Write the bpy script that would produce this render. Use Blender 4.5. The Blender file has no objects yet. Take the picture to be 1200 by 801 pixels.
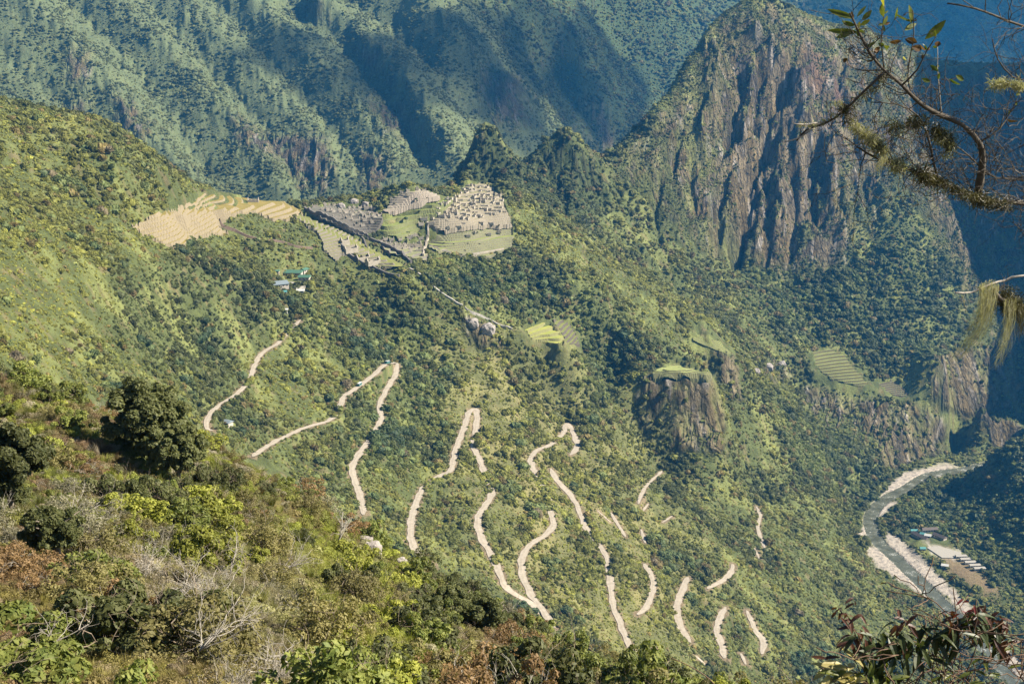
import bpy, bmesh, math, random, time
import numpy as np
from mathutils import Vector, Matrix, Euler
_T0 = time.time()
def log(*a): print('[%.1f]' % (time.time() - _T0), *a, flush=True)
rng = np.random.default_rng(7)
R = math.radians
scene = bpy.context.scene
COL = scene.collection
# ------------------------------------------------------------------ camera model (photo 1200 x 801)
F = 1560.0; PITCH = R(16.0); ZC = 745.0
CP, SP = math.cos(PITCH), math.sin(PITCH)
def ray(u, v):
    a = (u - 600.0) / F; b = (400.5 - v) / F
    return a, CP + b * SP, -SP + b * CP
def at_dist(u, v, D):
    """world point seen at photo pixel (u, v), D metres north of the camera"""
    rx, ry, rz = ray(u, v); t = D / ry
    return rx * t, D, ZC + rz * t
def at_z(u, v, z):
    rx, ry, rz = ray(u, v); t = (z - ZC) / rz
    return rx * t, ry * t, z
def project(x, y, z):
    dz = z - ZC
    fz = np.maximum(y * CP - dz * SP, 1e-3)
    up = y * SP + dz * CP
    return 600.0 + F * x / fz, 400.5 - F * up / fz
# ------------------------------------------------------------------ noise
def _hash(ix, iy, seed):
    h = (ix.astype(np.int64) * 374761393 + iy.astype(np.int64) * 668265263 + seed * 974711) & 0xffffffff
    h = ((h ^ (h >> 13)) * 1274126177) & 0xffffffff
    return ((h ^ (h >> 16)) & 0xffff).astype(np.float32) / 65535.0
def noise(x, y, seed=0):
    """gradient noise, about -1..1"""
    x = np.asarray(x, np.float32); y = np.asarray(y, np.float32)
    ix = np.floor(x); iy = np.floor(y); fx = x - ix; fy = y - iy
    sx = fx * fx * (3 - 2 * fx); sy = fy * fy * (3 - 2 * fy)
    def g(dx, dy):
        a = _hash(ix + dx, iy + dy, seed) * (2 * math.pi)
        return np.cos(a) * (fx - dx) + np.sin(a) * (fy - dy)
    n = (g(0, 0) * (1 - sx) + g(1, 0) * sx) * (1 - sy) + (g(0, 1) * (1 - sx) + g(1, 1) * sx) * sy
    return n * 1.5
def fbm(x, y, octv=4, seed=0, gain=.5):
    s = 0; a = 1; t = 0
    for k in range(octv):
        s = s + a * noise(x * 2 ** k + 17.3 * k, y * 2 ** k - 9.1 * k, seed + k); t += a; a *= gain
    return s / t
def ridged(x, y, octv=4, seed=0, gain=.5):
    s = 0; a = 1; t = 0
    for k in range(octv):
        s = s + a * (1 - 2 * np.abs(noise(x * 2 ** k + 5.7 * k, y * 2 ** k + 3.3 * k, seed + k))); t += a; a *= gain
    return s / t
def sstep(a, b, x):
    t = np.clip((x - a) / (b - a), 0, 1); return t * t * (3 - 2 * t)
# ------------------------------------------------------------------ control points of the relief
CTRL = []
def LD(pts, step=30):      # (u, v, D)
    P = [at_dist(*p) for p in pts]; _line(P, step)
def LZ(pts, step=30):      # (u, v, z)
    P = [at_z(*p) for p in pts]; _line(P, step)
def W(*pts):               # world
    CTRL.extend(pts)
def _line(P, step):
    if len(P) == 1: CTRL.append(P[0]); return
    for a, b in zip(P[:-1], P[1:]):
        d = math.hypot(a[0] - b[0], a[1] - b[1]); m = max(a[1], 60) / F * step
        n = max(1, min(12, int(d / m)))
        for k in range(n):
            t = k / n; CTRL.append(tuple(a[i] * (1 - t) + b[i] * t for i in range(3)))
    CTRL.append(P[-1])
# --- foreground hill below the camera
LD([(-150, 425, 112), (0, 442, 106), (60, 470, 105), (130, 494, 110), (240, 522, 115), (310, 560, 110), (400, 620, 105),
    (440, 665, 100), (520, 720, 90), (600, 768, 80), (700, 798, 70), (850, 838, 55), (960, 858, 45), (1100, 870, 30), (1250, 880, 20)])
LD([(-100, 535, 85), (0, 535, 85), (120, 560, 85)]); LD([(-100, 620, 58), (0, 620, 58), (150, 620, 62), (300, 620, 78), (420, 690, 75)])
LD([(-100, 700, 40), (0, 700, 40), (150, 700, 42), (300, 700, 50), (480, 750, 60), (620, 800, 60)])
LD([(-100, 800, 25), (0, 800, 25), (150, 800, 25), (300, 800, 28), (480, 812, 36), (650, 835, 42), (900, 870, 26)])
W((0, -30, ZC), (-25, -25, ZC + 3), (25, -25, ZC - 5), (0, 0, ZC - 1.9), (-14, 0, ZC - .5), (15, 0, ZC - 6), (0, 10, ZC - 7.6), (-6, 10, ZC - 6.9),
  (10, 10, ZC - 9), (-14, 10, ZC - 7), (0, 16, ZC - 10.4), (9, 5, ZC - 5.5), (20, 14, ZC - 14), (40, 20, ZC - 26), (-40, 10, ZC - 2), (60, 0, ZC - 30), (-60, 40, ZC - 8), (-60, 80, ZC - 20), (-60, 10, ZC + 10))
W((-60, 150, 690), (-30, 160, 672), (0, 160, 650), (30, 150, 638), (50, 130, 660), (60, 90, 672), (70, 60, 682), (90, 30, 690),
  (-200, 250, 650), (-100, 250, 625), (0, 250, 590), (60, 230, 580), (110, 180, 600), (130, 120, 625), (170, 80, 640),
  (-300, 450, 590), (-150, 450, 545), (0, 450, 476), (100, 420, 455), (200, 300, 500), (300, 200, 520), (250, 500, 370), (400, 400, 360), (150, 650, 300), (320, 700, 225))
# --- slope of the hill on the left, saddle with the citadel
LZ([(-250, 90, 680), (-120, 115, 640), (0, 143, 600), (60, 165, 583), (130, 193, 562), (200, 216, 523), (240, 226, 488)])
LZ([(-250, 200, 640), (-100, 200, 600), (0, 210, 567), (70, 230, 545), (140, 250, 522)])
LZ([(-250, 300, 610), (-100, 300, 575), (0, 300, 545), (70, 310, 522), (150, 310, 495), (220, 320, 462), (300, 320, 425)])
LZ([(-250, 440, 580), (-100, 440, 550), (0, 440, 520), (80, 440, 488), (150, 440, 450), (200, 440, 420), (250, 420, 398), (300, 400, 382), (380, 380, 378)])
LZ([(160, 265, 506), (200, 285, 485), (230, 305, 465)]); LZ([(240, 232, 487), (320, 236, 464), (350, 250, 452), (400, 262, 436)])
LZ([(200, 250, 497), (260, 250, 474), (320, 262, 452)]); LZ([(265, 275, 452), (330, 300, 425), (385, 305, 412)]); LZ([(345, 330, 400), (400, 330, 390)])
LZ([(100, 510, 468), (180, 510, 432), (245, 490, 388), (300, 470, 365), (380, 450, 345), (450, 428, 335)])
LZ([(230, 540, 385), (320, 535, 343), (400, 500, 322), (455, 470, 316)]); LZ([(330, 600, 335), (420, 600, 308), (430, 540, 310), (460, 500, 308)])
LZ([(400, 660, 305), (490, 640, 285), (490, 590, 284), (520, 540, 283), (545, 480, 286), (520, 430, 311), (480, 380, 352)])
LZ([(480, 700, 300), (560, 700, 258), (570, 640, 258), (568, 580, 262), (558, 485, 279), (540, 425, 314)])
LZ([(560, 760, 280), (640, 725, 233), (615, 670, 238), (650, 620, 230), (625, 540, 244), (665, 497, 238), (640, 430, 285)])
LZ([(720, 740, 208), (710, 650, 210), (680, 590, 218), (650, 550, 232)]); LZ([(640, 800, 260), (760, 770, 188), (760, 690, 190), (720, 600, 205), (680, 520, 232)])
LZ([(800, 745, 155), (800, 680, 156), (760, 600, 182), (730, 540, 212), (700, 480, 238)])
LZ([(750, 830, 190), (850, 770, 135), (845, 720, 137), (855, 665, 132), (820, 600, 150), (780, 545, 172)])
LZ([(870, 850, 110), (895, 765, 105), (880, 700, 108), (890, 610, 105)]); LZ([(900, 800, 99), (960, 780, 66), (940, 700, 78), (930, 600, 86)])
LZ([(1000, 830, 22), (1000, 790, 28), (990, 700, 32), (990, 640, 40), (975, 600, 55)]); LZ([(1060, 790, 8), (1060, 730, 8), (1030, 680, 10), (1005, 640, 14)])
# ridge from the citadel down to the platform
LZ([(470, 318, 398), (500, 338, 382), (530, 358, 364), (560, 378, 345), (590, 385, 334), (620, 395, 324), (655, 400, 318)])
LZ([(545, 372, 352)]); LD([(555, 400, 1462), (580, 408, 1455)])
LZ([(660, 385, 316), (700, 400, 292), (740, 425, 270), (765, 437, 262), (800, 430, 260), (830, 440, 252)])
LZ([(785, 426, 261), (800, 422, 261), (812, 427, 260)], 12); LD([(760, 446, 1525), (795, 446, 1522), (830, 447, 1524)], 12); LD([(755, 480, 1512), (795, 480, 1508), (835, 480, 1514)], 12); LD([(755, 515, 1490), (800, 520, 1485), (845, 520, 1490)])
LD([(725, 440, 1560), (715, 480, 1480)]); LD([(850, 470, 1600), (870, 530, 1560), (880, 580, 1500)])
LD([(812, 398, 1690), (835, 400, 1695), (855, 412, 1690)], 12); LD([(830, 410, 1668), (848, 425, 1660)], 12); LD([(838, 445, 1648), (852, 455, 1644)], 12)
# citadel plateau
LZ([(355, 250, 448), (400, 248, 446), (435, 243, 446)]); LZ([(400, 285, 424), (450, 300, 408)]); LZ([(410, 265, 432), (470, 290, 408)])
LZ([(445, 240, 448), (465, 226, 462), (485, 220, 468), (505, 226, 460), (520, 230, 447)]); LZ([(455, 262, 433), (500, 255, 434), (545, 248, 434)])
LZ([(480, 300, 402), (500, 290, 406)]); LZ([(530, 226, 447), (560, 213, 450), (590, 225, 441)]); LZ([(510, 270, 420), (550, 262, 424), (585, 255, 424)])
LZ([(500, 292, 400), (550, 300, 392), (595, 290, 394)]); LZ([(600, 250, 424), (598, 270, 410)])
# small peaks behind the citadel
LD([(538, 214, 1955), (546, 197, 1968), (556, 174, 1980), (566, 158, 1984), (573, 152, 1985), (582, 159, 1990), (596, 176, 2000), (606, 187, 2010), (620, 186, 2015), (632, 177, 2020), (645, 167, 2028),
    (665, 160, 2035), (678, 168, 2042), (692, 184, 2055), (706, 196, 2070), (715, 199, 2080)], 12)
LD([(540, 218, 1950), (575, 200, 1968), (603, 208, 1965), (650, 203, 2000), (690, 218, 2025)])
LD([(560, 228, 1900), (600, 232, 1860), (640, 235, 1920), (690, 245, 1975)])
# Huayna silhouette and face
LD([(715, 199, 2080), (735, 182, 2105), (752, 165, 2130), (770, 150, 2150), (781, 138, 2165), (790, 115, 2200), (800, 100, 2225), (810, 76, 2260), (825, 50, 2300), (835, 32, 2320),
    (850, 16, 2340), (868, 6, 2350), (882, 1, 2352), (900, 3, 2354), (930, 18, 2362), (960, 33, 2375), (985, 40, 2390), (1010, 38, 2405), (1040, 56, 2425), (1060, 62, 2440), (1080, 75, 2460),
    (1110, 86, 2500), (1140, 86, 2550), (1200, 86, 2620), (1300, 95, 2700)], 12)
LD([(850, 60, 2300), (900, 60, 2310), (960, 80, 2330), (1010, 90, 2360)]); LD([(820, 130, 2225), (880, 120, 2265), (950, 130, 2290), (1020, 140, 2320), (1080, 150, 2370)])
LD([(780, 190, 2135), (840, 190, 2195), (900, 190, 2240), (960, 190, 2265), (1030, 200, 2285)]); LD([(740, 240, 2060), (800, 240, 2110), (860, 250, 2165), (920, 250, 2200), (980, 260, 2215), (1040, 260, 2225)])
LD([(860, 312, 2120), (920, 322, 2150), (980, 320, 2165), (1030, 310, 2175)]); LD([(800, 310, 2010), (850, 345, 2050), (930, 350, 2100), (1000, 345, 2120)])
LD([(680, 240, 1960), (720, 290, 1950), (770, 340, 1930)]); LD([(600, 245, 1760), (660, 290, 1755), (730, 340, 1740), (790, 375, 1730)])
LD([(540, 320, 1570), (600, 312, 1605), (650, 340, 1600), (700, 370, 1600), (740, 395, 1600)]); LD([(600, 360, 1540), (650, 370, 1580)])
LD([(830, 360, 1900), (870, 400, 1850), (900, 440, 1810), (920, 490, 1740), (960, 550, 1700), (1005, 590, 1690)])
LD([(880, 380, 1995), (950, 400, 2030), (1000, 400, 2045), (1060, 400, 2075)]); LD([(950, 435, 1965), (1010, 455, 1960), (1060, 468, 1975)])
LD([(950, 470, 1940), (1010, 485, 1935), (1060, 490, 1950), (1100, 510, 1965)]); LD([(960, 505, 1870), (1010, 535, 1852), (1060, 541, 1895)])
LD([(1080, 440, 1990), (1110, 470, 2000), (1150, 490, 2010), (1200, 500, 2030)]); LD([(1100, 400, 2080), (1150, 400, 2120), (1200, 420, 2130), (1300, 420, 2200)])
LD([(1060, 300, 2180), (1120, 300, 2240), (1200, 300, 2330), (1300, 300, 2450)]); LD([(1080, 200, 2300), (1140, 200, 2400), (1200, 200, 2500), (1300, 200, 2600)])
# river and right bank hill
LZ([(1120, 545, 0), (1070, 560, 0), (1040, 580, 0), (1020, 605, 0), (1030, 640, 0), (1070, 680, 0), (1110, 720, 0), (1150, 765, 0), (1200, 830, 0)])
LZ([(1125, 545, 3), (1160, 600, 22), (1180, 650, 12), (1200, 690, 12)]); LZ([(1165, 540, 48), (1200, 518, 78), (1260, 500, 105), (1350, 480, 130)]); LZ([(1200, 600, 40), (1280, 620, 62)])
LZ([(1070, 610, 3), (1110, 640, 5), (1160, 700, 7), (1200, 760, 8)]); W((640, 1950, 30), (700, 2000, 12), (760, 2020, 20)); LZ([(1280, 760, 30), (1400, 700, 90), (1400, 800, 90)])
# valley behind the citadel ridge (hidden)
W((-900, 1700, 420), (-600, 1850, 330), (-300, 2050, 200), (-120, 2100, 180), (40, 2200, 120), (200, 2350, 200), (-1300, 1900, 450), (-1300, 2400, 150), (-900, 2300, 80), (-600, 2400, 20), (-300, 2450, 20), (0, 2550, 20),
  (300, 2800, 40), (600, 3000, 60), (900, 3300, 60), (1300, 3500, 100), (450, 2650, 250), (700, 2800, 260))
# shoulder mountain out of frame on the right that shades the gorge
W((1150, 2100, 420), (1150, 2300, 480), (1250, 1850, 400), (1250, 2130, 450), (1350, 1900, 440), (1350, 2110, 540), (1350, 2230, 690), (1350, 2340, 1010), (1350, 2450, 1130), (1500, 2600, 1150), (1500, 2000, 540), (1500, 2110, 620), (1500, 2250, 830), (1500, 2400, 1120), (1500, 1750, 480), (1700, 2250, 900), (1700, 2100, 700), (1700, 2450, 1120), (1300, 1650, 260), (1100, 1900, 200), (1000, 2000, 160), (900, 1500, 90), (1200, 1400, 160), (1800, 3300, 700), (1600, 1400, 300))
# --- far mountain: spurs (crest) and gullies
def far_D(u, v):
    base = np.interp(u, [-300, 0, 250, 450, 540, 620, 720, 900, 1300], [2950, 2850, 2750, 2720, 2780, 3250, 3800, 4600, 5600])
    vb = np.interp(u, [-300, 0, 250, 450, 540, 620, 720, 900, 1300], [60, 140, 230, 240, 215, 200, 200, 120, 100])
    return base + (vb - v) * np.interp(u, [0, 600, 1200], [2.7, 3.4, 4.5])
SPURS = []
def spur(pts, off):
    SPURS.append((pts, 1 if off < 0 else -1)); LD([(u, v, far_D(u, v) + off) for u, v in pts])
for u0 in range(-300, 1400, 100):
    vb = float(np.interp(u0, [-300, 0, 250, 450, 540, 620, 720, 900, 1300], [60, 140, 230, 240, 215, 200, 200, 120, 100]))
    LD([(u0, vb + 12, float(far_D(u0, vb)) - 10)]); LD([(u0, -60, float(far_D(u0, -60)))]); LD([(u0, -250, float(far_D(u0, -200)) + 100)])
C1, G1 = -17, 14
spur([(20, 0), (60, 32), (100, 65), (135, 115), (175, 165), (215, 205)], C1 - 15); spur([(-40, 20), (0, 60), (50, 100), (110, 150), (150, 190)], G1 - 10)
spur([(80, 0), (130, 45), (180, 105), (220, 160), (240, 205)], G1); spur([(120, 0), (170, 35), (230, 95), (285, 160), (330, 222)], C1)
spur([(170, 0), (230, 60), (290, 130), (330, 180), (355, 222)], G1 - 10); spur([(210, 0), (270, 60), (330, 120), (370, 165), (400, 210)], C1)
spur([(250, 0), (310, 65), (360, 115), (395, 160), (425, 200)], G1 - 10); spur([(290, 0), (350, 50), (410, 110), (440, 155), (460, 205)], C1 - 10)
spur([(340, 0), (400, 50), (450, 105), (480, 150), (500, 190)], G1); spur([(370, 0), (430, 45), (470, 90), (505, 145), (540, 195)], C1 - 25)
spur([(400, 0), (460, 30), (520, 90), (560, 140)], G1 + 15); spur([(490, 0), (540, 40), (590, 95), (640, 140), (670, 165)], C1 - 20)
spur([(540, 0), (590, 45), (640, 90), (690, 140), (700, 175)], G1 + 8); spur([(600, 0), (650, 35), (685, 78), (725, 125), (740, 160)], C1 - 30)
spur([(690, 0), (730, 60), (770, 110)], 60); spur([(760, -10), (800, 40), (820, 70)], -80); spur([(1000, -20), (1080, 20), (1160, 60)], -120); spur([(1080, -30), (1200, 20)], 100)
# ------------------------------------------------------------------ interpolation in log-fan space
Y0 = 40.0; KF = 1500.0
def to_fan(x, y):
    yy = np.asarray(y) + Y0
    return np.asarray(x) / yy * KF, KF * np.log(yy)
C = np.array(CTRL, float)
_f = np.where(C[:, 1] > 2500)[0]; _keep = np.ones(len(C), bool)      # thin out far points that would make needles
for _i in _f:
    if not _keep[_i]: continue
    _j = _f[(_f > _i)]; _d = np.hypot(C[_j, 0] - C[_i, 0], C[_j, 1] - C[_i, 1]); _g = np.abs(C[_j, 2] - C[_i, 2]) / np.maximum(_d, 1)
    _keep[_j[(_g > 1.5) & (_d < 130)]] = False
C = C[_keep]
cs, cw = to_fan(C[:, 0], C[:, 1]); cq = (C[:, 2] - ZC) / (C[:, 1] + Y0)
key = np.round(np.stack([cs, cw], 1) / 7).astype(int); _, ui = np.unique(key, axis=0, return_index=True)
cs, cw, cq = cs[ui], cw[ui], cq[ui]; N = len(cs)
def kern(dx, dy): return -np.sqrt(dx * dx + dy * dy + 64.0)
A = np.zeros((N + 3, N + 3)); A[:N, :N] = kern(cs[:, None] - cs[None], cw[:, None] - cw[None]) - np.eye(N) * 1.0
P3 = np.stack([np.ones(N), cs / 1000, cw / 1000], 1); A[:N, N:] = P3; A[N:, :N] = P3.T
wts = np.linalg.solve(A, np.concatenate([cq, np.zeros(3)]))
log('control points', N)
def base_q(s, w):
    out = np.empty(s.shape, np.float32); sf, wf, of = s.ravel(), w.ravel(), out.ravel()
    w32 = wts[:N].astype(np.float32); a32, b32 = cs.astype(np.float32), cw.astype(np.float32)
    for i in range(0, len(sf), 20000):
        a = sf[i:i + 20000].astype(np.float32); b = wf[i:i + 20000].astype(np.float32)
        k = kern(a[:, None] - a32[None], b[:, None] - b32[None]); of[i:i + 20000] = k @ w32 + wts[N] + wts[N + 1] * a / 1000 + wts[N + 2] * b / 1000
    return of.reshape(s.shape)
# fan grid: rows along y, columns along s
SC = np.concatenate([np.linspace(-.95, -.42, 60, endpoint=False), np.linspace(-.42, .46, 1330, endpoint=False), np.linspace(.46, 1.1, 70)])
def seg(a, b, r):
    n = int(math.log(b / a) / r); return a * np.exp(np.arange(n) / n * math.log(b / a))
YR = np.concatenate([seg(12, 170, .012), seg(170, 720, .012), seg(720, 1000, .003), seg(1000, 1800, .0023), seg(1800, 2480, .0015), seg(2480, 3800, .0027), seg(3800, 9000, .009), [9000.0]])
NR, NC = len(YR), len(SC); log('grid', NR, NC)
# coarse evaluation then bilinear
cS = np.linspace(SC[0], SC[-1], 620); cL = np.linspace(math.log(YR[0]), math.log(YR[-1]), 900)
gs, gl = np.meshgrid(cS * KF, cL * KF); Q = base_q(gs, gl); log('rbf done')
def bil(G, fx, fy):
    fx = np.clip(fx, 0, G.shape[1] - 1.001); fy = np.clip(fy, 0, G.shape[0] - 1.001)
    ix = fx.astype(int); iy = fy.astype(int); fx = fx - ix; fy = fy - iy
    return (G[iy, ix] * (1 - fx) + G[iy, ix + 1] * fx) * (1 - fy) + (G[iy + 1, ix] * (1 - fx) + G[iy + 1, ix + 1] * fx) * fy
sg, yg = np.meshgrid(SC, YR)
qg = bil(Q, (sg - cS[0]) / (cS[1] - cS[0]), (np.log(yg) - cL[0]) / (cL[1] - cL[0]))
X = (sg * yg).astype(np.float32); Y = (yg - Y0).astype(np.float32); Z = (ZC + qg * yg).astype(np.float32); Z = np.where(Z > 1050, 1050 + 450 * np.tanh((Z - 1050) / 900), Z)
U, V = project(X, Y, Z)
# ------------------------------------------------------------------ regions drawn on the photo, kept on the ground they fall on
def region(poly, dmin, dmax, soft=5, wob=5, UU=None, VV=None, YY=None):
    UU = U if UU is None else UU; VV = V if VV is None else VV; YY = Y if YY is None else YY
    P = np.array(poly, float); out = np.zeros(UU.shape, np.float32)
    m = (YY > dmin) & (YY < dmax) & (UU > P[:, 0].min() - 20) & (UU < P[:, 0].max() + 20) & (VV > P[:, 1].min() - 20) & (VV < P[:, 1].max() + 20)
    if not m.any(): return out
    u = UU[m].astype(float); v = VV[m].astype(float)
    if wob:
        u = u + noise(u / 9, v / 9, 91) * wob; v = v + noise(u / 9, v / 9, 92) * wob
    inside = np.zeros(u.shape, bool); dist = np.full(u.shape, 1e9)
    for (x0, y0), (x1, y1) in zip(P, np.roll(P, -1, 0)):
        c = ((y0 > v) != (y1 > v)); xi = x0 + (v - y0) * (x1 - x0) / ((y1 - y0) if y1 != y0 else 1e-9); inside ^= c & (u < xi)
        L2 = (x1 - x0) ** 2 + (y1 - y0) ** 2 + 1e-9; t = np.clip(((u - x0) * (x1 - x0) + (v - y0) * (y1 - y0)) / L2, 0, 1)
        dist = np.minimum(dist, np.hypot(u - x0 - t * (x1 - x0), v - y0 - t * (y1 - y0)))
    sd = np.where(inside, dist, -dist); out[m] = np.clip(sd / max(soft, .01) * .5 + .5, 0, 1); return out
def regs(*L, **k):
    o = None
    for r in L:
        g = region(*r, **k); o = g if o is None else np.maximum(o, g)
    return o
HU = (1850, 2900)
face = region([(878, 0), (940, 22), (1010, 36), (1080, 72), (1120, 84), (1200, 86), (1300, 90), (1300, 420), (1200, 440), (1130, 330), (1085, 240), (1050, 215), (1000, 300), (985, 322), (950, 325), (895, 318), (845, 260), (835, 300), (790, 260), (720, 205), (770, 150), (800, 100), (820, 50), (850, 15)], *HU, soft=16, wob=8)
cliff = regs(([(540, 366), (560, 373), (592, 383), (592, 404), (560, 402), (545, 385)], 1300, 1600), 
             ([(752, 441), (835, 441), (850, 480), (850, 530), (800, 530), (755, 515), (745, 470)], 1380, 1540), ([(836, 412), (862, 425), (870, 470), (850, 470), (838, 440)], 1500, 1700),
             ([(940, 455), (1010, 470), (1070, 475), (1110, 500), (1100, 545), (1050, 545), (1000, 520), (950, 500)], 1800, 2050), ([(1090, 420), (1200, 400), (1200, 510), (1130, 490), (1090, 470)], 1900, 2300),
             ([(880, 420), (935, 420), (930, 445), (905, 455), (885, 445)], 1700, 1950))
farrock = regs(([(78, 65), (105, 72), (103, 105), (82, 100)], 2600, 4500), ([(84, 118), (100, 122), (100, 145), (86, 142)], 2600, 4500), ([(135, 120), (160, 130), (178, 165), (165, 170), (140, 150)], 2600, 4500),
               ([(275, 140), (320, 160), (380, 165), (395, 200), (380, 235), (350, 215), (330, 190), (280, 180)], 2600, 4500), ([(420, 180), (455, 190), (455, 240), (425, 225)], 2600, 4500), ([(430, 120), (470, 125), (480, 155), (455, 165)], 2600, 4500),
               ([(560, 90), (610, 95), (620, 150), (580, 150)], 2600, 4500), ([(690, 125), (705, 130), (725, 165), (735, 190), (700, 175)], 2600, 4500), ([(420, 60), (450, 60), (440, 85), (425, 80)], 2600, 4500), soft=10, wob=9)
peakrock = regs(([(540, 212), (555, 172), (572, 157), (590, 172), (580, 195), (560, 205)], 1800, 2150), ([(600, 188), (625, 182), (650, 168), (690, 185), (720, 205), (700, 235), (640, 220), (605, 210)], 1800, 2200), soft=8)
Zb = Z.copy(); _wx = X + 26 * noise(X / 120, Zb / 90, 5) + .16 * Zb
rib = ridged(_wx / 105, Zb / 420, 3, 11, .55); rib2 = ridged(_wx / 27 + .5 * noise(X / 40, Zb / 35, 6), Zb / 70, 4, 21); ledge = fbm(X / 34, Zb / 16, 4, 23)
Z += face * (rib * 17 + rib2 * 11.0 + ledge * 12.0) * sstep(1900, 2000, Y) * (.25 + .75 * sstep(8, 60, V - np.interp(U, [715, 752, 781, 800, 825, 850, 882, 930, 985, 1040, 1110, 1200], [199, 165, 138, 100, 50, 16, 1, 18, 40, 56, 86, 86])))
Z += peakrock * (rib2 * 3.0)
Z += cliff * (ridged(X / 17 + Zb / 60, Zb / 22, 4, 31) * 5.0 + ledge * 2)
mid = sstep(700, 850, Y) * (1 - sstep(2500, 2700, Y))
gul = ridged((X * .93 - Y * .37) / 55, (X * .37 + Y * .93) / 120, 4, 41)
FLATS = regs(([(600, 360), (690, 360), (695, 412), (610, 412)], 1200, 1850), ([(755, 415), (842, 415), (842, 447), (755, 447)], 1300, 1750), ([(805, 388), (862, 388), (862, 420), (808, 420)], 1400, 1950), ([(945, 398), (1075, 430), (1070, 470), (945, 445)], 1700, 2200), soft=14, wob=0)
amp = mid * (1 - FLATS) * (1 - face) * (1 - region([(140, 215), (620, 205), (620, 312), (390, 320), (260, 300), (150, 290)], 1100, 2000, soft=15, wob=0)) * sstep(5, 40, Z)
Z += amp * (gul * 6.5 + fbm(X / 170, Y / 170, 3, 45) * 9.0 * sstep(20, 90, Z))
far = sstep(2500, 2750, Y); al = X * .80 - Y * .60; ac = X * .60 + Y * .80
Z += far * (ridged(ac / 130 + .6 * noise(al / 160, ac / 140, 7), al / 260 + .4 * noise(ac / 90, al / 90, 8), 5, 51) * 10 + fbm(X / 60, Y / 60, 4, 55) * 4 + farrock * ridged(X / 30, Y / 60, 3, 57) * 9)
def groove(px, w_, depth, d0, d1, rough=1.0):
    """a gully (depth < 0) or rib (depth > 0) down the slope"""
    P = np.array(px, float); lo = P.min(0) - 4 * w_ - 6; hi = P.max(0) + 4 * w_ + 6; m = (Y > d0) & (Y < d1) & (U > lo[0]) & (U < hi[0]) & (V > lo[1]) & (V < hi[1])
    if not m.any(): return
    u = U[m] + noise(U[m] / 13, V[m] / 19, 93) * w_ * 1.1 * min(rough * 1.0, 1) + rough * noise(U[m] / 4, V[m] / 6, 95) * w_ * .5; v = V[m] + rough * noise(U[m] / 17, V[m] / 11, 94) * w_; dd = np.full(u.shape, 1e9)
    for (x0, y0), (x1, y1) in zip(P[:-1], P[1:]):
        L2 = (x1 - x0) ** 2 + (y1 - y0) ** 2 + 1e-9; t = np.clip(((u - x0) * (x1 - x0) + (v - y0) * (y1 - y0)) / L2, 0, 1); dd = np.minimum(dd, np.hypot(u - x0 - t * (x1 - x0), v - y0 - t * (y1 - y0)))
    Z[m] += depth * np.exp(-(dd / w_) ** 1.5) * (.8 + rough * .5 * noise(U[m] / 9, V[m] / 14, 96))
for px, w_, dp in [([(925, 95), (905, 130), (900, 170), (885, 210), (880, 250), (862, 300)], 8, -60), ([(868, 88), (866, 120), (862, 150), (858, 175)], 5, -38), ([(893, 85), (890, 120), (882, 160)], 5, -34), ([(958, 170), (952, 200), (950, 235), (955, 262)], 7, -48),
    ([(845, 240), (842, 270), (836, 300)], 6, -34), ([(985, 80), (985, 110), (990, 140)], 4, -22), ([(1000, 150), (1010, 200), (1020, 240)], 5, -24), ([(800, 150), (790, 180), (788, 210)], 5, -26), ([(815, 190), (812, 230), (820, 260)], 5, -28), ([(930, 215), (932, 260), (928, 305)], 5, -32), ([(900, 225), (898, 270), (900, 315)], 5, -28),
    ([(775, 215), (768, 245), (775, 280)], 5, -22), ([(838, 60), (836, 100), (832, 140), (822, 180)], 7, 30), ([(885, 55), (910, 80), (938, 112), (942, 155), (935, 200)], 8, 32), ([(880, 95), (876, 140), (870, 180)], 4, 22), ([(914, 180), (915, 230), (914, 290)], 6, 26), ([(975, 180), (972, 230), (985, 280)], 7, 28), ([(860, 190), (858, 230), (850, 270)], 6, 22), ([(1035, 70), (1030, 120), (1040, 170)], 7, 20)]:
    groove(px, w_, dp, 1900, 2500)
for px, sg_ in SPURS:
    if min(p[0] for p in px) < 760: groove(px, 12 if sg_ > 0 else 9, 12 if sg_ > 0 else -13, 2600, 4600)
for px, w_, dp in [([(562, 165), (556, 190), (548, 214)], 5, 10), ([(600, 195), (612, 230), (640, 260)], 7, -10), ([(665, 170), (675, 200), (690, 240)], 6, 14), ([(640, 190), (650, 220), (670, 260)], 6, -12), ([(700, 215), (720, 260), (760, 310)], 6, 10), ([(830, 305), (845, 345), (870, 380)], 6, 10), ([(770, 300), (790, 340), (820, 370)], 6, -12)]: groove(px, w_, dp, 1700, 2300)
for px, w_, dp in [([(690, 415), (712, 455), (735, 505), (765, 560)], 12, -15), ([(560, 318), (640, 335), (700, 380), (718, 415)], 14, -12), ([(600, 225), (640, 268), (700, 318), (770, 362), (825, 395)], 18, 24), ([(470, 340), (500, 400), (530, 450), (600, 520), (640, 600)], 16, 7), ([(430, 360), (470, 430), (500, 520), (520, 600)], 14, -8), ([(590, 420), (640, 470), (700, 560), (760, 640)], 16, -7), ([(850, 500), (880, 560), (930, 620)], 14, -8), ([(400, 330), (420, 400), (380, 470)], 14, -6)]: groove(px, w_, dp, 900, 2050, .3)
near = 1 - sstep(120, 300, Y)
Z += near * fbm(X / 9, Y / 9, 4, 61) * .55 * sstep(6, 16, np.hypot(X, Y))
sY = np.log(YR)
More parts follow.
